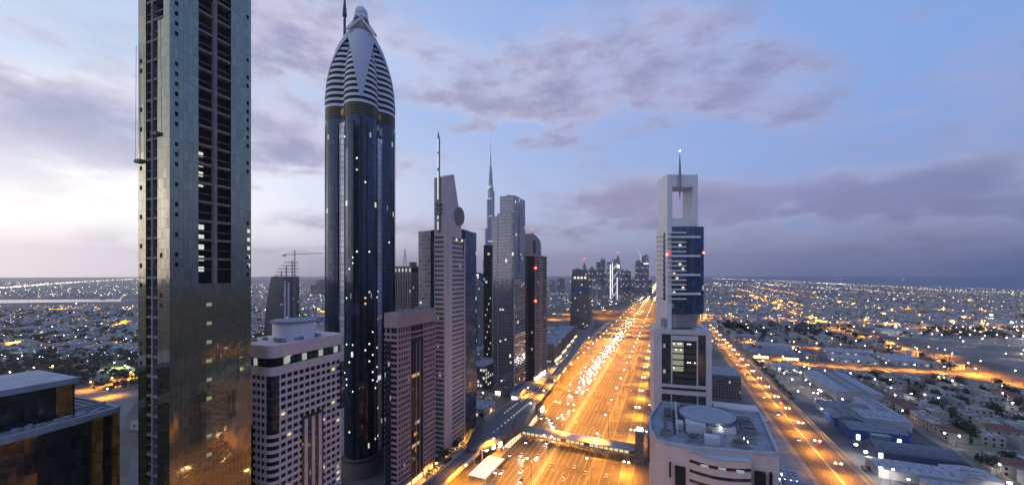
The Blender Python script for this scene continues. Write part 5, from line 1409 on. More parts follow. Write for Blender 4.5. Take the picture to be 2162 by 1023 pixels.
BUSY += [(160, 210, 495, 600), (120, 195, 250, 480), (126, 192, 698, 745), (126, 166, 848, 870), (138, 166, 608, 642), (234, 290, 710, 818), (148, 202, 778, 816), (308, 348, 716, 784), (446, 524, 1106, 1144), (616, 684, 1016, 1058), (362, 420, 300, 700), (84, 122, 0, 2000), (395, 470, 640, 1200), (128, 410, 632, 706), (218, 240, 700, 1200), (255, 305, 668, 860), (118, 400, 822, 862)]
plots = []
for yy in range(300, 640, 19):
    if 388 < yy < 403 or 500 < yy < 518: continue
    for xx in range(212, 366, 20):
        if 294 < xx < 311: continue
        plots.append((xx + R_.uniform(-2, 2), yy + R_.uniform(-2, 2), 'a'))
for yy in range(700, 1000, 23):
    for xx in range(136, 400, 24): plots.append((xx + R_.uniform(-4, 4), yy + R_.uniform(-4, 4), 'b'))
for yy in range(480, 700, 22):
    for xx in range(425, 640, 24): plots.append((xx + R_.uniform(-4, 4), yy + R_.uniform(-4, 4), 'c'))
for yy in range(700, 1200, 26):
    for xx in range(640, 1100, 28):
        if R_.random() < .75: plots.append((xx + R_.uniform(-6, 6), yy + R_.uniform(-6, 6), 'c'))
plots = [(x, y, g) for x, y, g in plots if INV(x, y, .03) and free(x, y, 6)]
plots.sort(key=lambda p: DEP(p[0], p[1]))
GN = {'a': ('villas beyond the walled lane', 'in the blocks beyond the walled lane'), 'b': ('villas past the cross street', 'past the orange-lit cross street'), 'c': ('villas beyond the broad avenue', 'beyond the broad orange avenue')}
cnt = {'a': 0, 'b': 0, 'c': 0}
VILLAS = plots[:300]
for i, (x, y, g) in enumerate(VILLAS):
    k = R_.randrange(12); rz = R_.choice((0, PI / 2, PI / 2, -PI / 2)) + R_.uniform(-.05, .05) + .04
    near = i < 75
    if near: nm, lab0 = None, proto_full[k][2]
    else: lab0 = proto_far[k][1]
    lab = '%s, %s nearest %s' % (lab0, nth(cnt[g]), GN[g][1])
    cnt[g] += 1
    if near:
        me, wc, _ = proto_full[k]
        v = thing('villa', (x, y, 0), lab, 'house', rz=rz, group=GN[g][0])
        for nm_ in ('wall', 'roof', 'door'):
            o = bpy.data.objects.new(nm_, me[nm_]); COL.objects.link(o); o.parent = v
            if nm_ == 'roof': rfo = o
        for rm_ in me['tanks']:
            o2 = bpy.data.objects.new('roof_room' if rm_.name.startswith('roof_room') else 'water_tank', rm_); COL.objects.link(o2); o2.parent = rfo
        for lc, m_ in wc:
            o = bpy.data.objects.new('window', m_); COL.objects.link(o); o.parent = v; o.location = lc
    else:
        v = bpy.data.objects.new('villa', proto_far[k][0]); COL.objects.link(v); v.location = (x, y, 0); v.rotation_euler = (0, 0, rz)
        tag(v, lab, 'house', GN[g][0])
def wall_line(label, pts, h=2.0, th_=.35):
    mb = MB()
    for a, b_ in zip(pts, pts[1:]):
        a, b_ = Vector(a), Vector(b_); n_ = (b_ - a).normalized(); n_ = Vector((-n_.y, n_.x)) * th_ / 2
        mb.prism([tuple(a - n_), tuple(b_ - n_), tuple(b_ + n_), tuple(a + n_)], 0, h)
    tag(mb.build('boundary_wall', mat('wall_plaster', (.36, .33, .27), .9, 0, .15, .3)), label, 'wall', 'boundary walls of the low quarter')
wall_line('pale boundary wall on the villa side of the lane, nearer stretch', [(199.5, 262), (203.5, 388)]); wall_line('pale boundary wall on the villa side of the lane, farther stretch', [(203.8, 398), (210.5, 500)])
wall_line('boundary wall between the halls and the lane', [(190.0, 262), (194, 400), (194.5, 480)]); wall_line('pale wall curving along the side lane between villas', [(212, 508), (300, 508)])
wall_line('wall along the yard edge beside the orange side street', [(120.9, 250), (120.9, 478)], 1.6); wall_line('low wall beside the cross lane near the walled lane', [(204, 396.5), (296, 401)])
for k, (x, y, w, d) in enumerate([(207, 330, 60, 54), (212, 412, 84, 86), (312, 412, 76, 86), (214, 520, 86, 110), (312, 520, 76, 110), (300, 340, 84, 50)]):
    for q in range(1, int(w / 20)):
        wall_line('thin plot wall, %s from the lane, in the %s villa block' % (nth(q - 1), nth(k)), [(x + 20 * q + .5, y), (x + 20 * q + .5, y + d)], 1.8, .25)

# distant houses: beyond the three hundred nearest, one mass
DH = MB(); n = 0
rr = random.Random(11)
rest = plots[300:]
far = [(x, y) for x, y, g in rest]
while len(far) < 6200:
    z = 950 * (8.0 ** rr.random()) ; u = rr.uniform(.49, 1.36); 
    x = z * (FW[0] + u * RT[0]); y = z * (FW[1] + u * RT[1])
    if x > 2700 or (130 < x < 500 and 955 < y < 1205) or (450 < x < 700 and 690 < y < 1180): continue
    if abs(x - 2150) < 40: continue
    far.append((x, y))
for i in range(1500):
    z = 620 * (7.0 ** rr.random()); u = rr.uniform(-1.36, -.50)
    if not (1480 < z < 2150 and u < -.93): far.append((z * (FW[0] + u * RT[0]), z * (FW[1] + u * RT[1])))
for i in range(700):
    z = 1500 * (5.0 ** rr.random()); u = rr.uniform(-.5, .42); x = z * (FW[0] + u * RT[0]); y = z * (FW[1] + u * RT[1])
    if -330 < x < 160: continue
    far.append((x, y))
for x, y in far:
    s = rr.uniform(.8, 1.5); w = rr.uniform(6, 9) * s; d = rr.uniform(5, 8) * s; h = rr.choice((4, 7, 7, 8, 10)); mi = rr.randrange(3)
    if w * d < 0: continue
    DH.box(x - w, x + w, y - d, y + d, 0, h, mi=mi)
    if DEP(x, y) < 1900: DH.box(x - w * .6, x - w * .1, y - d * .3, y + d * .4, h + .003, h + 2.4, mi=mi); DH.box(x + w * .9, x + w * 1.5, y - d * 1.2, y - d * .2, 0, 3.2, mi=(mi + 1) % 3); DH.box(x - w * 1.5, x + w * 1.55, y - d * 1.75, y - d * 1.7, 0, 1.9, mi=2)
o = DH.build('distant_houses', [VW[0], VW[2], VW[1]]); tag(o, 'mass of small pale flat-roofed houses spreading to the coast', 'houses', None, 'stuff')

# ------------------------------------------------------------------ trees
LEAF = []
for i, c in enumerate(((.045, .060, .026), (.060, .074, .034), (.050, .058, .036))):
    LEAF.append(mat('foliage_%d' % i, c, .9, 0, .45, .6))
BARK = mat('bark', (.11, .085, .06), .95, 0, .2, 1.0)
def crown_mesh(kind, rng, n=240):
    mb = MB()
    lumps = [(rng.uniform(-1.6, 1.6), rng.uniform(-1.6, 1.6), rng.uniform(3.6, 6.4), rng.uniform(1.2, 2.1)) for _ in range(7)] if kind != 2 else [(rng.uniform(-2.8, 2.8), rng.uniform(-2.2, 2.2), rng.uniform(3.2, 4.6), rng.uniform(1.2, 1.8)) for _ in range(8)]
    for i in range(n):
        lx, ly, lz, lr = rng.choice(lumps)
        a = rng.uniform(0, 2 * PI); b_ = math.asin(rng.uniform(-1, 1)); r = lr * rng.uniform(.55, 1.1)
        p = Vector((lx + r * math.cos(a) * math.cos(b_), ly + r * math.sin(a) * math.cos(b_), lz + r * math.sin(b_) * .85))
        q = Vector((rng.uniform(-1, 1), rng.uniform(-1, 1), rng.uniform(-1, 1))).normalized(); s = rng.uniform(.3, .62)
        e = q.orthogonal().normalized() * s; f = q.cross(e).normalized() * s * .8
        mb.quad(tuple(p - e), tuple(p - f * .7), tuple(p + e), tuple(p + f))
    return mb.mesh('crown', LEAF[kind])
def trunk_mesh(kind, rng):
    mb = MB().tube((0, 0, 0), (.1, .05, 2.4), .28, .2, 7)
    for k in range(4):
        a = k * PI / 2 + .4; mb.tube((.1, .05, 2.2), (1.4 * math.cos(a), 1.4 * math.sin(a), 4.2), .14, .05, 5)
    return mb.mesh('trunk', BARK)
TP = [(crown_mesh(k % 3, random.Random(40 + k)), trunk_mesh(k % 3, random.Random(60 + k))) for k in range(6)]
TN = ['dark round-crowned tree', 'olive rounded tree', 'low spreading tree']
tr = []
for x, y, g in VILLAS[:190]:
    if R_.random() < .75: tr.append((x + R_.choice((-9.5, 9.5)), y + R_.uniform(-9, 9), 'v'))
for k in range(40):
    tr.append((R_.uniform(140, 470), R_.uniform(965, 1185), 's')); 
for k in range(14): tr.append((123.5 + R_.uniform(-.5, 1), 480 + 14 * k, 'w'))
for k in range(9): tr.append((64.5 + R_.uniform(-1, 3), 196 + 6 * k, 'h'))
for k in range(70):
    z = R_.uniform(430, 950); u = R_.uniform(-1.33, -.965); x = z * (FW[0] + u * RT[0]); y = z * (FW[1] + u * RT[1]); tr.append((x, y, 'i'))
for k in range(6): tr.append((-141.5, 214 + 9 * k, 'm'))
tr += [(-176 + 5 * k, 311 + R_.uniform(-2, 2), 'm') for k in range(4)]
TG = {'v': ('trees among the villas', 'among the villas'), 's': ('trees on the sandy plots', 'on the bare sandy plots'), 'w': ('trees along the side street wall', 'along the far wall of the side street'), 'h': ('trees beside the helipad block', 'beside the sunshade terrace of the helipad block'), 'i': ('trees inland of the towers', 'in the dark park inland of the towers'), 'm': ('trees near the metro station', 'on the pavement near the metro station')}
tr = [q for q in tr if free(q[0], q[1], 1.0) or q[2] in 'whm']
tr.sort(key=lambda p: DEP(p[0], p[1])); tr = tr[:300]; cnt = {}
for x, y, g in tr:
    k = R_.randrange(6); c = cnt.get(g, 0); cnt[g] = c + 1
    s = R_.uniform(.75, 1.35) * (1.45 if g in 'isv' else 1.0)
    if g == 'h': s *= .8
    v = thing('tree', (x, y, .15 if g in 'hm' else 0), '%s, %s nearest %s' % (TN[k % 3], nth(c), TG[g][1]), 'tree', rz=R_.uniform(0, 6), group=TG[g][0]); v.scale = (s, s, s * R_.uniform(.85, 1.15))
    for nm, me in (('crown', TP[k][0]), ('trunk', TP[k][1])):
        o = bpy.data.objects.new(nm, me); COL.objects.link(o); o.parent = v
ft = MB()
def blob(mb, x, y, s):
    b0 = len(mb.v)
    for k in range(14):
        a = rr.uniform(0, 2 * PI); e = rr.uniform(-.2, 1.3); p = Vector((x + s * math.cos(a) * math.cos(e) * rr.uniform(.6, 1), y + s * math.sin(a) * math.cos(e) * rr.uniform(.6, 1), s * .75 + s * math.sin(e) * .8))
        e1 = Vector((rr.uniform(-1, 1), rr.uniform(-1, 1), rr.uniform(-.6, .6))) * s * .55; f1 = Vector((rr.uniform(-1, 1), rr.uniform(-1, 1), rr.uniform(.2, 1))) * s * .45
        mb.quad(tuple(p - e1), tuple(p - f1), tuple(p + e1), tuple(p + f1), mi=0)
for i in range(2600):
    z = 800 * (7.0 ** rr.random()); u = rr.uniform(.49, 1.36); x = z * (FW[0] + u * RT[0]); y = z * (FW[1] + u * RT[1])
    if x < 2680 and free(x, y, 0): blob(ft, x, y, rr.uniform(3, 6.5))
for i in range(2200):
    z = 440 * (6.0 ** rr.random()); u = rr.uniform(-1.36, -.50); x = z * (FW[0] + u * RT[0]); y = z * (FW[1] + u * RT[1])
    if (z < 1400 or rr.random() < .3) and not (1480 < z < 2150 and u < -.93): blob(ft, x, y, rr.uniform(3, 7))
o = ft.build('distant_trees', LEAF[2]); tag(o, 'scattered dark tree clumps of the far districts', 'trees', None, 'stuff')

# ------------------------------------------------------------------ street lamps, each with a lamp of its own
GLOWO = emit('sodium_lamp', (1, .72, .38), 34); GLOWW = emit('white_lamp', (1, .92, .82), 40)
def lamp_light(kind, power):
    key = '%s_%d' % (kind, round(power / 500))
    if key in bpy.data.lights: return bpy.data.lights[key]
    l = bpy.data.lights.new(key, 'SPOT'); l.energy = power; l.spot_size = math.radians(156); l.spot_blend = .5; l.shadow_soft_size = .4
    l.color = (1.0, .385, .03) if kind == 'sodium' else (1.0, .9, .76)
    return l
LM = {}
for col, gm in (('sodium', GLOWO), ('white', GLOWW)):
    LM['pole', 14] = MB().tube((0, 0, 0), (0, 0, 16.6), .16, .09, 7).box(-.3, .3, -.3, .3, 0, .5).mesh('pole', DMETAL)
    LM['pole', 9] = MB().tube((0, 0, 0), (0, 0, 8.8), .12, .07, 7).box(-.25, .25, -.25, .25, 0, .4).mesh('pole', DMETAL)
    LM['arm', 14] = MB().tube((0, 0, 16.5), (2.4, 0, 17.1), .08, .06, 5).mesh('arm', DMETAL)
    LM['arm', 9] = MB().tube((0, 0, 8.7), (1.3, 0, 9.1), .07, .05, 5).mesh('arm', DMETAL)
    for hh, ax in ((14, 2.6), (9, 1.5)):
        LM['head', hh, col] = MB().ball(0, 0, 0, .6 if hh == 14 else .62, 8, 5, sz=.6).mesh('lamp_head', gm)
def lamp(x, y, z, label, group, h=14, col='sodium', double=False, rz=0.0, power=20000, light=True, kind='street lamp'):
    v = thing(kind.replace(' ', '_'), (x, y, z), label, kind, rz=rz, group=group)
    def ch(nm, me, loc=(0, 0, 0), r=0.0):
        o = bpy.data.objects.new(nm, me); COL.objects.link(o); o.parent = v; o.location = loc; o.rotation_euler = (0, 0, r); return o
    ch('pole', LM['pole', h]); a1 = ch('arm', LM['arm', h])
    ax = 2.6 if h == 14 else 1.5; hz = (17 if h == 14 else 9) + .1
    ch('lamp_head', LM['head', h, col], (ax, 0, hz)).parent = a1
    if double: ch('lamp_head', LM['head', h, col], (ax, 0, hz)).parent = ch('arm', LM['arm', h], r=PI)
    if light:
        o = bpy.data.objects.new('lamp_bulb', lamp_light(col, power)); COL.objects.link(o); o.parent = v; o.location = (0 if double else ax, 0, hz - .6)
HP = 80000
def row(x, y0, y1, sp, grow, label, group, h=14, double=False, rz=0.0, p=HP, col='sodium', z=0.0):
    y = y0; k = 0
    while y < y1:
        s = sp if y < 800 else sp * grow
        lamp(x, y, z, label % nth(k), group, h, col, double, rz, p * (s / 36.0) * (1.0 if y < 800 else .75)); y += s; k += 1
row(-76, 82, 2300, 36, 2.2, '%s double-armed lamp from the near end of the highway median', 'lamps on the highway median', double=True, p=HP * 1.5, z=.35)
row(-112.5, 85, 1900, 40, 2.2, '%s lamp from the near end of the verge between viaduct and highway', 'lamps on the viaduct verge', p=HP)
row(-42, 80, 1900, 40, 2.2, '%s lamp from the near end of the seaward highway edge', 'lamps on the seaward highway edge', rz=PI, p=HP * .8)
row(-23, 93, 800, 56, 1.6, '%s lamp from the near end between the two seaward service lanes', 'lamps between the service lanes', h=9, double=True, p=HP * .45)
row(-138.3, 215, 800, 60, 1.6, '%s lamp from the near end of the pavement below the towers', 'lamps below the towers', h=9, p=HP * .40)
row(104, 87, 1150, 37, 1.5, '%s lamp from the near end of the side street median', 'lamps on the side street median', h=9, double=True, p=HP * .62, col='sodium')
row(384, 430, 1700, 54, 1.6, '%s lamp from the near end of the broad avenue', 'lamps along the broad avenue', h=14, p=HP * 1.5)
for k in range(9): lamp(134 + 30 * k, 684.5, 0, '%s lamp from the side street along the orange cross street' % nth(k), 'lamps along the cross street', 9, 'sodium', rz=PI / 2, power=HP * .9)
for k in range(18): lamp(110 + 52 * k, 1243 - (0 if k < 8 else (k - 8) * 8), 0, '%s lamp from the side street along the far cross street' % nth(k), 'lamps along the far cross street', 14, 'sodium', rz=-PI / 2, power=HP * 1.6)
for k in range(9): lamp(150 + 34 * k, 842, 0, '%s lamp along the middle cross street behind the mall' % nth(k), 'lamps along the middle cross street', 9, 'sodium', rz=-PI / 2, power=HP * .8)
for k, (x, y) in enumerate([(150, 500), (150, 540), (152, 590), (128, 640), (160, 470), (131, 430), (131, 312), (133, 300), (205, 395), (215, 506), (298, 405), (305, 515), (260, 398), (345, 400), (250, 510), (212, 598), (340, 508), (306, 600), (380, 560), (198, 345)]):
    lamp(x, y, 0, 'short white lamp, %s nearest among the halls and lanes' % nth(k), 'white lamps of the lanes', 9, 'white', power=3500 if k < 8 else 1800)
for k, (x, y) in enumerate([p for p in CROSS[::2]] + [(-170, 1190), (-250, 1150), (90, 1180), (60, 1400), (-180, 1420), (-240, 1380), (120, 1300), (-60, 1180), (20, 1240), (-300, 1100)]):
    lamp(x, y, 8 if -260 < x < 160 else 0, 'sodium lamp, %s counted round the interchange and crossing highway' % nth(k), 'lamps of the interchange', 14, 'sodium', True, power=HP * 3.2)
for k, (px, py) in enumerate([(190, 822), (235, 812), (275, 800), (225, 838), (70, 790), (110, 786), (140, 780), (262, 785), (240, 778), (20, 800), (30, 660), (110, 657), (200, 653), (280, 650), (560, 658), (640, 656)]):
    x, y = G(px, py); lamp(x, y, 0, 'lamp, %s along the inland roads below the unfinished tower' % nth(k), 'lamps of the inland roads', 9, 'sodium' if k not in (7, 8) else 'white', power=HP * (.8 if py > 700 else 3))
for k, (x, y) in enumerate([(-200, 380), (-175, 360), (-205, 355), (-240, 440), (-182, 470), (-210, 520)]):
    lamp(x, y, 0, 'pale lamp, %s of those round the inland car park' % nth(k), 'lamps of the car park', 9, 'white', power=3500)
for k, (x, y) in enumerate([(610, 1000), (465, 1085), (760, 1280), (980, 1400), (1100, 1500), (640, 1035), (900, 1180), (560, 900), (1050, 1250), (850, 1500)]):
    v = thing('flood_light', (x, y, 0), 'tall white flood light, %s nearest among the far plots' % nth(k), 'flood light', group='flood lights of the far plots')
    MB().tube((0, 0, 0), (0, 0, 18), .3, .15).build('mast', DMETAL, v); MB().ball(0, 0, 18.6, 2.0 if k < 7 else 2.8, 8, 5, sz=.6).build('lamp_head', GLOWW, v)
    o = bpy.data.objects.new('lamp_bulb', lamp_light('white', 30000)); COL.objects.link(o); o.parent = v; o.location = (0, 0, 16.5)

for k in range(22): lamp(80 + 92 * k, 1890 - 8 * k, 0, 'tall sodium lamp, %s from the highway along the second far cross street' % nth(k), 'lamps along the second far cross street', 14, 'sodium', rz=-PI / 2, power=HP * 3)
for k in range(12): lamp(445 + 8 * (k - 6 if k > 6 else 0), 1720 + 90 * k, 0, 'tall sodium lamp, %s from the near end of the far avenue' % nth(k), 'lamps along the far avenue', 14, 'sodium', power=HP * 3)
for k in range(4): lamp(-4, 70 + 38 * k, .15, 'added unseen sodium lamp, %s on the seaward pavement before the helipad block' % nth(k), 'added lamps on the seaward pavement', 14, 'sodium', power=HP); lamp(88, 75 + 38 * k, .15, 'added unseen sodium lamp, %s on the near pavement of the side street' % nth(k), 'added lamps on the side street pavement', 14, 'sodium', rz=PI, power=HP)  # unseen lamps, added to throw orange light on ground the tower mirrors
k = 0
for i in range(260):
    z = 290 * (3.6 ** R_.random()); u = R_.uniform(.60, 1.33); x = z * (FW[0] + u * RT[0]); y = z * (FW[1] + u * RT[1])
    if x < 125 or not INV(x, y) or not free(x, y, 1) or k >= 105: continue
    if any((vx - x) ** 2 + (vy - y) ** 2 < 110 for vx, vy, g in VILLAS): continue
    lamp(x, y, 0, 'slim white yard lamp, %s in the low quarter by the sea' % nth(k), 'yard lamps of the low quarter', 9, 'white' if R_.random() < .8 else 'sodium', light=k < 40, kind='yard lamp', power=2600, rz=R_.uniform(0, 6)); k += 1
for k, (x, y) in enumerate([(127, 313), (129, 338), (128, 350), (150, 292), (178, 300), (188, 318)]):
    v = thing('yard_flood_light', (x, y, 0), 'glaring white yard light, %s nearest beside the sheds of the side street' % nth(k), 'flood light', group='yard lights of the sheds')
    MB().tube((0, 0, 0), (0, 0, 8), .14, .1).build('mast', DMETAL, v); MB().ball(0, 0, 8.4, 1.0, 8, 5, sz=.6).build('lamp_head', GLOWW, v)
    o = bpy.data.objects.new('lamp_bulb', lamp_light('white', 8000)); COL.objects.link(o); o.parent = v; o.location = (0, 0, 7.6)
# far city lights: past counting
cl3 = [MB(), MB(), MB()]
def dot(mb, x, y, z, r):
    b0 = len(mb.v); mb.v += [(x - r, y, z), (x + r, y, z), (x, y - r, z), (x, y + r, z), (x, y, z - r * .8), (x, y, z + r * .8)]
    for f in ((0, 2, 5), (2, 1, 5), (1, 3, 5), (3, 0, 5), (2, 0, 4), (1, 2, 4), (3, 1, 4), (0, 3, 4)): mb.f.append(tuple(b0 + i for i in f)); mb.mi.append(0)
def pick(): return cl3[0 if rr.random() < .55 else (1 if rr.random() < .62 else 2)]
SPOTS = []
SZ = (.35, .4, .45, .5, .55, .6, .7, .8, 1.0, 1.7)
for i in range(1500):
    z = 620 * (11.0 ** rr.random() ** .8); u = rr.uniform(.47, 1.36); x = z * (FW[0] + u * RT[0]); y = z * (FW[1] + u * RT[1])
    if x > 2700 or (130 < x < 700 and 700 < y < 1190 and rr.random() < .85): continue
    dot(pick(), x, y, rr.uniform(4, 10), (.30 + z / 2800) * rr.choice(SZ))
def street_dots(x0, y0, x1, y1, gap, mb, s):
    n_ = int(math.hypot(x1 - x0, y1 - y0) / gap)
    for k in range(n_):
        if rr.random() < .2: continue
        x = x0 + (x1 - x0) * k / n_ + rr.uniform(-3, 3); y = y0 + (y1 - y0) * k / n_ + rr.uniform(-3, 3); z = DEP(x, y)
        if z < 600 or x > 2690: continue
        u = (x * RT[0] + y * RT[1]) / z
        if abs(u) < 1.36: dot(mb, x, y, 8, (.28 + z / 3300) * s * rr.choice((.5, .7, .8, 1, 1.2)))
for i in range(70):
    x = rr.uniform(480, 2600); y = rr.uniform(700, 7000); L_ = rr.uniform(150, 700); mb = pick(); s = rr.choice((.6, .7, .8, .9, 1.2))
    if rr.random() < .55: street_dots(x, y, x + L_, y + rr.uniform(-60, 60), rr.uniform(22, 45), mb, s)
    else: street_dots(x, y, x + rr.uniform(-60, 60), y + L_ * 1.6, rr.uniform(22, 45), mb, s)
for x0, y0, x1, y1 in ((60, 1900, 2100, 1720), (120, 1600, 1500, 1480), (700, 1200, 900, 5000), (520, 1900, 620, 4200), (1300, 1060, 1500, 4000), (400, 2600, 2600, 2300), (300, 3600, 2650, 3300), (720, 900, 1500, 1050), (850, 1150, 1700, 2600)):
    street_dots(x0, y0, x1, y1, 32, cl3[2], 1.3)
    n_ = int(math.hypot(x1 - x0, y1 - y0) / 170)
    for k in range(n_): SPOTS.append((x0 + (x1 - x0) * k / n_, y0 + (y1 - y0) * k / n_))
for i in range(330):
    if rr.random() < .35: continue
    y = 1300 + 14000 * (i / 330) ** 1.5; x = 2150 - max(0, y - 8000) * .08
    for s in (-14, 14): dot(cl3[0], x + s + rr.uniform(-3, 3), y, 11, (.5 + DEP(x, y) / 3400) * rr.choice((.6, 1, 1.3)))
for i in range(2300):
    z = 560 * (12.0 ** rr.random()); u = rr.uniform(-1.36, -.46); x = z * (FW[0] + u * RT[0]); y = z * (FW[1] + u * RT[1])
    if 1600 < z < 2200 and u < -.9: continue
    dot(pick(), x, y, rr.uniform(4, 10), (.30 + z / 2900) * rr.choice(SZ))
for i in range(340):
    if rr.random() < .2: continue
    u_ = i / 340; px = -60 + 385 * u_; z = 3050 * (4.4 ** (u_ ** 1.2)); x, y = P(px, z)
    dot(cl3[0], x, y + rr.uniform(-30, 30), 10, (1.8 + z / 2700) * rr.choice((.6, 1, 1.3)))
for x0, y0, x1, y1 in ((-2166, 760, -700, 1150), (-3600, 250, -2166, 800), (-1500, 560, -560, 700), (-2600, 1900, -900, 2100), (-1100, 330, -620, 520)):
    street_dots(x0, y0, x1, y1, 30, cl3[2], 1.2)
    n_ = int(math.hypot(x1 - x0, y1 - y0) / 150)
    for k in range(n_): SPOTS.append((x0 + (x1 - x0) * k / n_, y0 + (y1 - y0) * k / n_))
for i in range(60):
    x = rr.uniform(-4500, -600); y = rr.uniform(200, 3500); L_ = rr.uniform(200, 900); mb = pick()
    street_dots(x, y, x + L_, y + L_ * rr.uniform(-.6, .6), rr.uniform(28, 50), mb, rr.choice((.6, .8, 1)))
for i in range(1100):
    z = 1350 * (6.0 ** rr.random()); u = rr.uniform(-.5, .46); x = z * (FW[0] + u * RT[0]); y = z * (FW[1] + u * RT[1])
    if z < 1600 and -330 < x < 160: continue
    dot(pick(), x, y, rr.uniform(4, 14), (.4 + z / 2900) * rr.choice(SZ))
for i in range(240):
    y = 1900 + 7000 * (i / 240) ** 1.3
    for xx in (-108, -76, -44): dot(cl3[2], xx + rr.uniform(-2, 2), y, 12, .5 + DEP(xx, y) / 2600)
    if i % 2: dot(cl3[0], rr.uniform(-104, -80), y, 1.2, .6 + y / 3000)
for mb, c_, s_, nm in ((cl3[0], (1, .86, .62), 13, 'warm white'), (cl3[1], (.92, .95, 1), 13, 'cool white'), (cl3[2], (1, .55, .2), 11, 'orange')):
    o = mb.build('city_lights', emit('city_light_' + nm.replace(' ', '_'), c_, s_)); tag(o, 'countless %s lights of the far city' % nm, 'city lights', None, 'stuff')
for x, y in SPOTS:
    if DEP(x, y) > 560: q = bpy.data.objects.new('far_street_bulb', lamp_light('sodium', 420000)); COL.objects.link(q); q.parent = o; q.location = (x, y, 12)
sl_ = MB()
for px, py, r in ((1912, 582, 8), (1780, 582, 4), (1770, 583, 3)):
    z = 9000; x, y = P(px, z); v = thing('ship', (x, y, .6), 'lit ship on the sea, %s' % ('brightest of the three' if r == 8 else 'dimmer outer one' if r == 4 else 'faintest one'), 'ship', group='ships on the sea')
    MB().loft([[(-60, -9, 0), (60, -9, 0), (74, 0, 0), (60, 9, 0), (-60, 9, 0)], [(-62, -10, 12), (64, -10, 12), (82, 0, 14), (64, 10, 12), (-62, 10, 12)]]).build('hull', DMETAL, v)
    MB().box(-55, -35, -8, 8, 12, 30).build('bridge_house', HALLW, v); MB().ball(-45, -9, 24, r, 8, 5).build('deck_light', WHITEL, v)

# ------------------------------------------------------------------ cars
CP = [mat('car_%s' % n_, c, .3, .1, .05, .3, spec=.5) for n_, c in (('white', (.6, .6, .6)), ('silver', (.35, .36, .38)), ('black', (.02, .02, .024)), ('dark_blue', (.03, .05, .12)), ('red', (.25, .02, .02)), ('sand', (.33, .27, .19)))]
CNAME = ['white', 'silver', 'black', 'dark blue', 'red', 'sand-coloured']
HEAD = emit('head_lamp', (1, .95, .84), 34); TAIL = emit('tail_lamp', (1, .04, .02), 16)
def car_meshes(k, suv):
    hh = .30 if suv else 0.0
    body = MB()
    sec = lambda y, z0, z1, w: [(-w, y, z0), (w, y, z0), (w * 1.03, y, (z0 + z1) / 2), (w * .92, y, z1), (-w * .92, y, z1), (-w * 1.03, y, (z0 + z1) / 2)]
    body.loft([sec(-2.25, .35, .75, .72), sec(-2.05, .28, .88, .86), sec(-1.0, .25, 1.0 + hh, .9), sec(1.4, .25, 1.02 + hh, .9), sec(2.1, .28, .95 + hh, .86), sec(2.25, .4, .8 + hh, .76)])
    cab = MB().loft([[(-.82, -.95, 1.0 + hh), (.82, -.95, 1.0 + hh), (.82, 1.75, 1.02 + hh), (-.82, 1.75, 1.02 + hh)], [(-.66, -.25, 1.47 + hh), (.66, -.25, 1.47 + hh), (.66, 1.2, 1.47 + hh), (-.66, 1.2, 1.47 + hh)]])
    top_ = MB().box(-.64, .64, -.2, 1.15, 1.47 + hh, 1.5 + hh)
    wh = MB().tube((-.1, 0, 0), (.1, 0, 0), .33, n=12)
    hl = MB().box(-.19, .19, -.06, .05, -.10, .10); tl = MB().box(-.2, .2, -.05, .06, -.1, .1)
    allm = MB()
    def app(mb, mi, dx_=0, dy_=0, dz_=0):
        b0 = len(allm.v); allm.v.extend([(x + dx_, y + dy_, z + dz_) for x, y, z in mb.v]); allm.f.extend([tuple(b0 + i for i in q) for q in mb.f]); allm.mi.extend([mi] * len(mb.f))
    app(body, 0); app(cab, 1); app(top_, 0)
    for sx in (-1, 1):
        for yy in (-1.4, 1.4): app(wh, 2, sx * .85, yy, .33)
    plain = MB(); plain.v, plain.f, plain.mi = list(allm.v), list(allm.f), list(allm.mi)
    for sx in (-1, 1): app(hl, 3, sx * .58, -2.2, .66); app(tl, 4, sx * .62, 2.22, .78 + hh * .6)
    W_ = mat('tyre', (.02, .02, .02), .9)
    return dict(body=body.mesh('car_body', CP[k]), window=cab.mesh('car_window', VGL), roof=top_.mesh('car_roof', CP[k]), wheel=wh.mesh('wheel', W_), rim=MB().tube((-.12, 0, 0), (.12, 0, 0), .19, n=8).mesh('rim', METAL), headlight=hl.mesh('headlight', HEAD), taillight=tl.mesh('taillight', TAIL),
                all=allm.mesh('car', [CP[k], VGL, W_, HEAD, TAIL]), plain=plain.mesh('parked_car', [CP[k], VGL, W_]), hh=hh)
CM = {(k, s): car_meshes(k, s) for k in range(6) for s in (False, True)}
CAR_LIGHT = bpy.data.lights.new('headlight_beam', 'SPOT'); CAR_LIGHT.energy = 4000; CAR_LIGHT.spot_size = math.radians(70); CAR_LIGHT.spot_blend = .9; CAR_LIGHT.color = (1, .95, .86); CAR_LIGHT.shadow_soft_size = .3
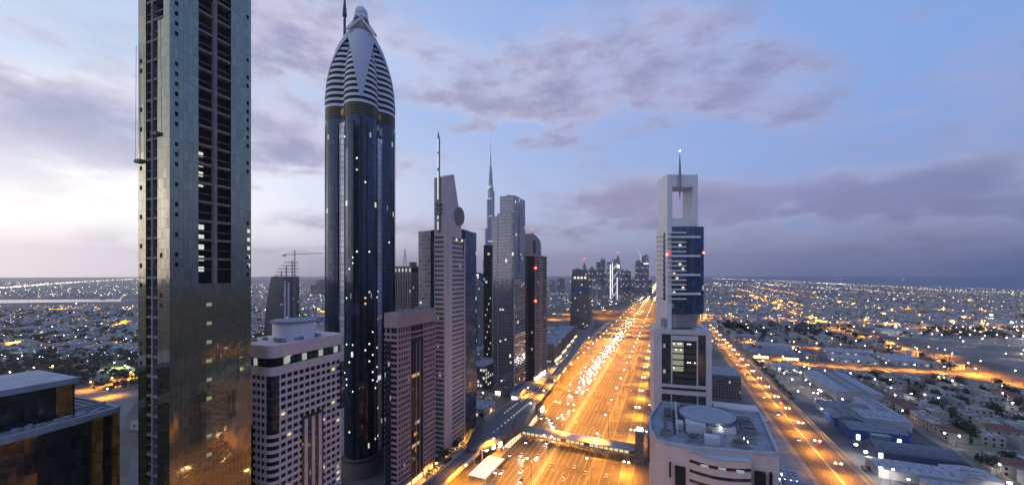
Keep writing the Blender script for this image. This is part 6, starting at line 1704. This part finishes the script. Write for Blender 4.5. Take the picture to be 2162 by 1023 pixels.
def car(x, y, z, rz, lab, group, near, lit=True, beam=False):
    k = R_.choice((0, 0, 0, 1, 1, 2, 3, 4, 5)); s = R_.random() < .4; m_ = CM[k, s]; hh = m_['hh']
    lab = lab % (CNAME[k] + (' off-roader' if s else ' saloon car'))
    if near:
        v = thing('car', (x, y, z), lab, 'car', rz=rz, group=group)
        def ch(nm, me, loc=(0, 0, 0)):
            o = bpy.data.objects.new(nm, me); COL.objects.link(o); o.parent = v; o.location = loc; return o
        for nm in ('body', 'window', 'roof'): ch(nm, m_[nm])
        for sx in (-1, 1):
            for yy in (-1.4, 1.4): ch('rim', m_['rim']).parent = ch('wheel', m_['wheel'], (sx * .85, yy, .33))
            if lit: ch('headlight', m_['headlight'], (sx * .58, -2.2, .66)); ch('taillight', m_['taillight'], (sx * .62, 2.22, .78 + hh * .6))
    else:
        v = bpy.data.objects.new('car', m_['all' if lit else 'plain']); COL.objects.link(v); v.location = (x, y, z); v.rotation_euler = (0, 0, rz); tag(v, lab, 'car', group)
    if beam:
        o = bpy.data.objects.new('beam', CAR_LIGHT); COL.objects.link(o); o.parent = v; o.location = (0, -2.6, .9); o.rotation_euler = (math.radians(80), 0, PI)
for side, x0 in (('oncoming', -106), ('outbound', -74)):
    for ln in range(7):
        x = x0 + .8 + 3.77 * (ln + .5); y = 205 + R_.uniform(0, 60); k = 0
        while y < 1250:
            lab = '%%s, %s in the %s lane of the %s carriageway' % (nth(k), nth(ln), side)
            car(x + R_.uniform(-.3, .3), y, .1, 0 if side == 'oncoming' else PI, lab, 'cars on the %s carriageway' % side, y < 460, True, side == 'oncoming' and ln in (2, 3, 4, 5) and y < 900)
            gap = R_.uniform(24, 85) if side == 'oncoming' else R_.uniform(50, 150)
            if side == 'oncoming' and ln in (2, 3, 4) and 420 < y < 900: gap = R_.uniform(11, 26)
            y += gap; k += 1
for nm, x, rz, y0, y1, g0, g1 in (('seaward service lane', -35, PI, 215, 800, 40, 110), ('second seaward service lane', -14, 0, 240, 700, 40, 110), ('lane below the towers', -133.5, 0, 215, 800, 28, 80), ('near half of the side street', 98, 0, 250, 900, 50, 120), ('far half of the side street', 110, PI, 260, 900, 60, 140)):
    y = y0; k = 0
    while y < y1:
        car(x, y, .09, rz, '%%s, %s in the %s' % (nth(k), nm), 'cars in the ' + nm, y < 400); y += R_.uniform(g0, g1); k += 1
k = 0
for yy in (349, 356, 372, 379):
    for i in range(9):
        if R_.random() < .7: car(-160 - 3.0 * i, yy, .06, 0 if yy in (349, 372) else PI, '%%s parked, %s in the inland car park' % nth(k), 'cars in the inland car park', False, False); k += 1
k = 0
for i in range(12):
    if R_.random() < .8: car(-140.6, 222 + 5.4 * i, .16, .02, '%%s parked, %s along the pavement below the wedge tower' % nth(k), 'cars parked below the towers', True, False); k += 1
k = 0
for yy in (262, 270, 500):
    for i in range(14):
        if R_.random() < .55 and yy != 500: car(125 + 3.1 * i, yy + 60, .06, 0, '%%s parked, %s in the yard by the halls' % nth(k), 'cars parked in the yard', False, False); k += 1

# ------------------------------------------------------------------ haze: one even body of air round everything
hz = MB().box(-15000, 15000, -5000, 16000, -1, 900)
ho = hz.build('haze', bpy.data.materials.new('haze_air')); ho['kind'] = 'stuff'; ho['label'] = 'thin even lavender dusk haze over the city'
hm = bpy.data.materials['haze_air']; hm.use_nodes = True; ht = hm.node_tree; ht.nodes.clear()
pv = ht.nodes.new('ShaderNodeVolumePrincipled'); pv.inputs['Color'].default_value = (.92, .90, 1.0, 1); pv.inputs['Density'].default_value = 9e-5; pv.inputs['Anisotropy'].default_value = .72
om = ht.nodes.new('ShaderNodeOutputMaterial'); ht.links.new(pv.outputs[0], om.inputs['Volume'])
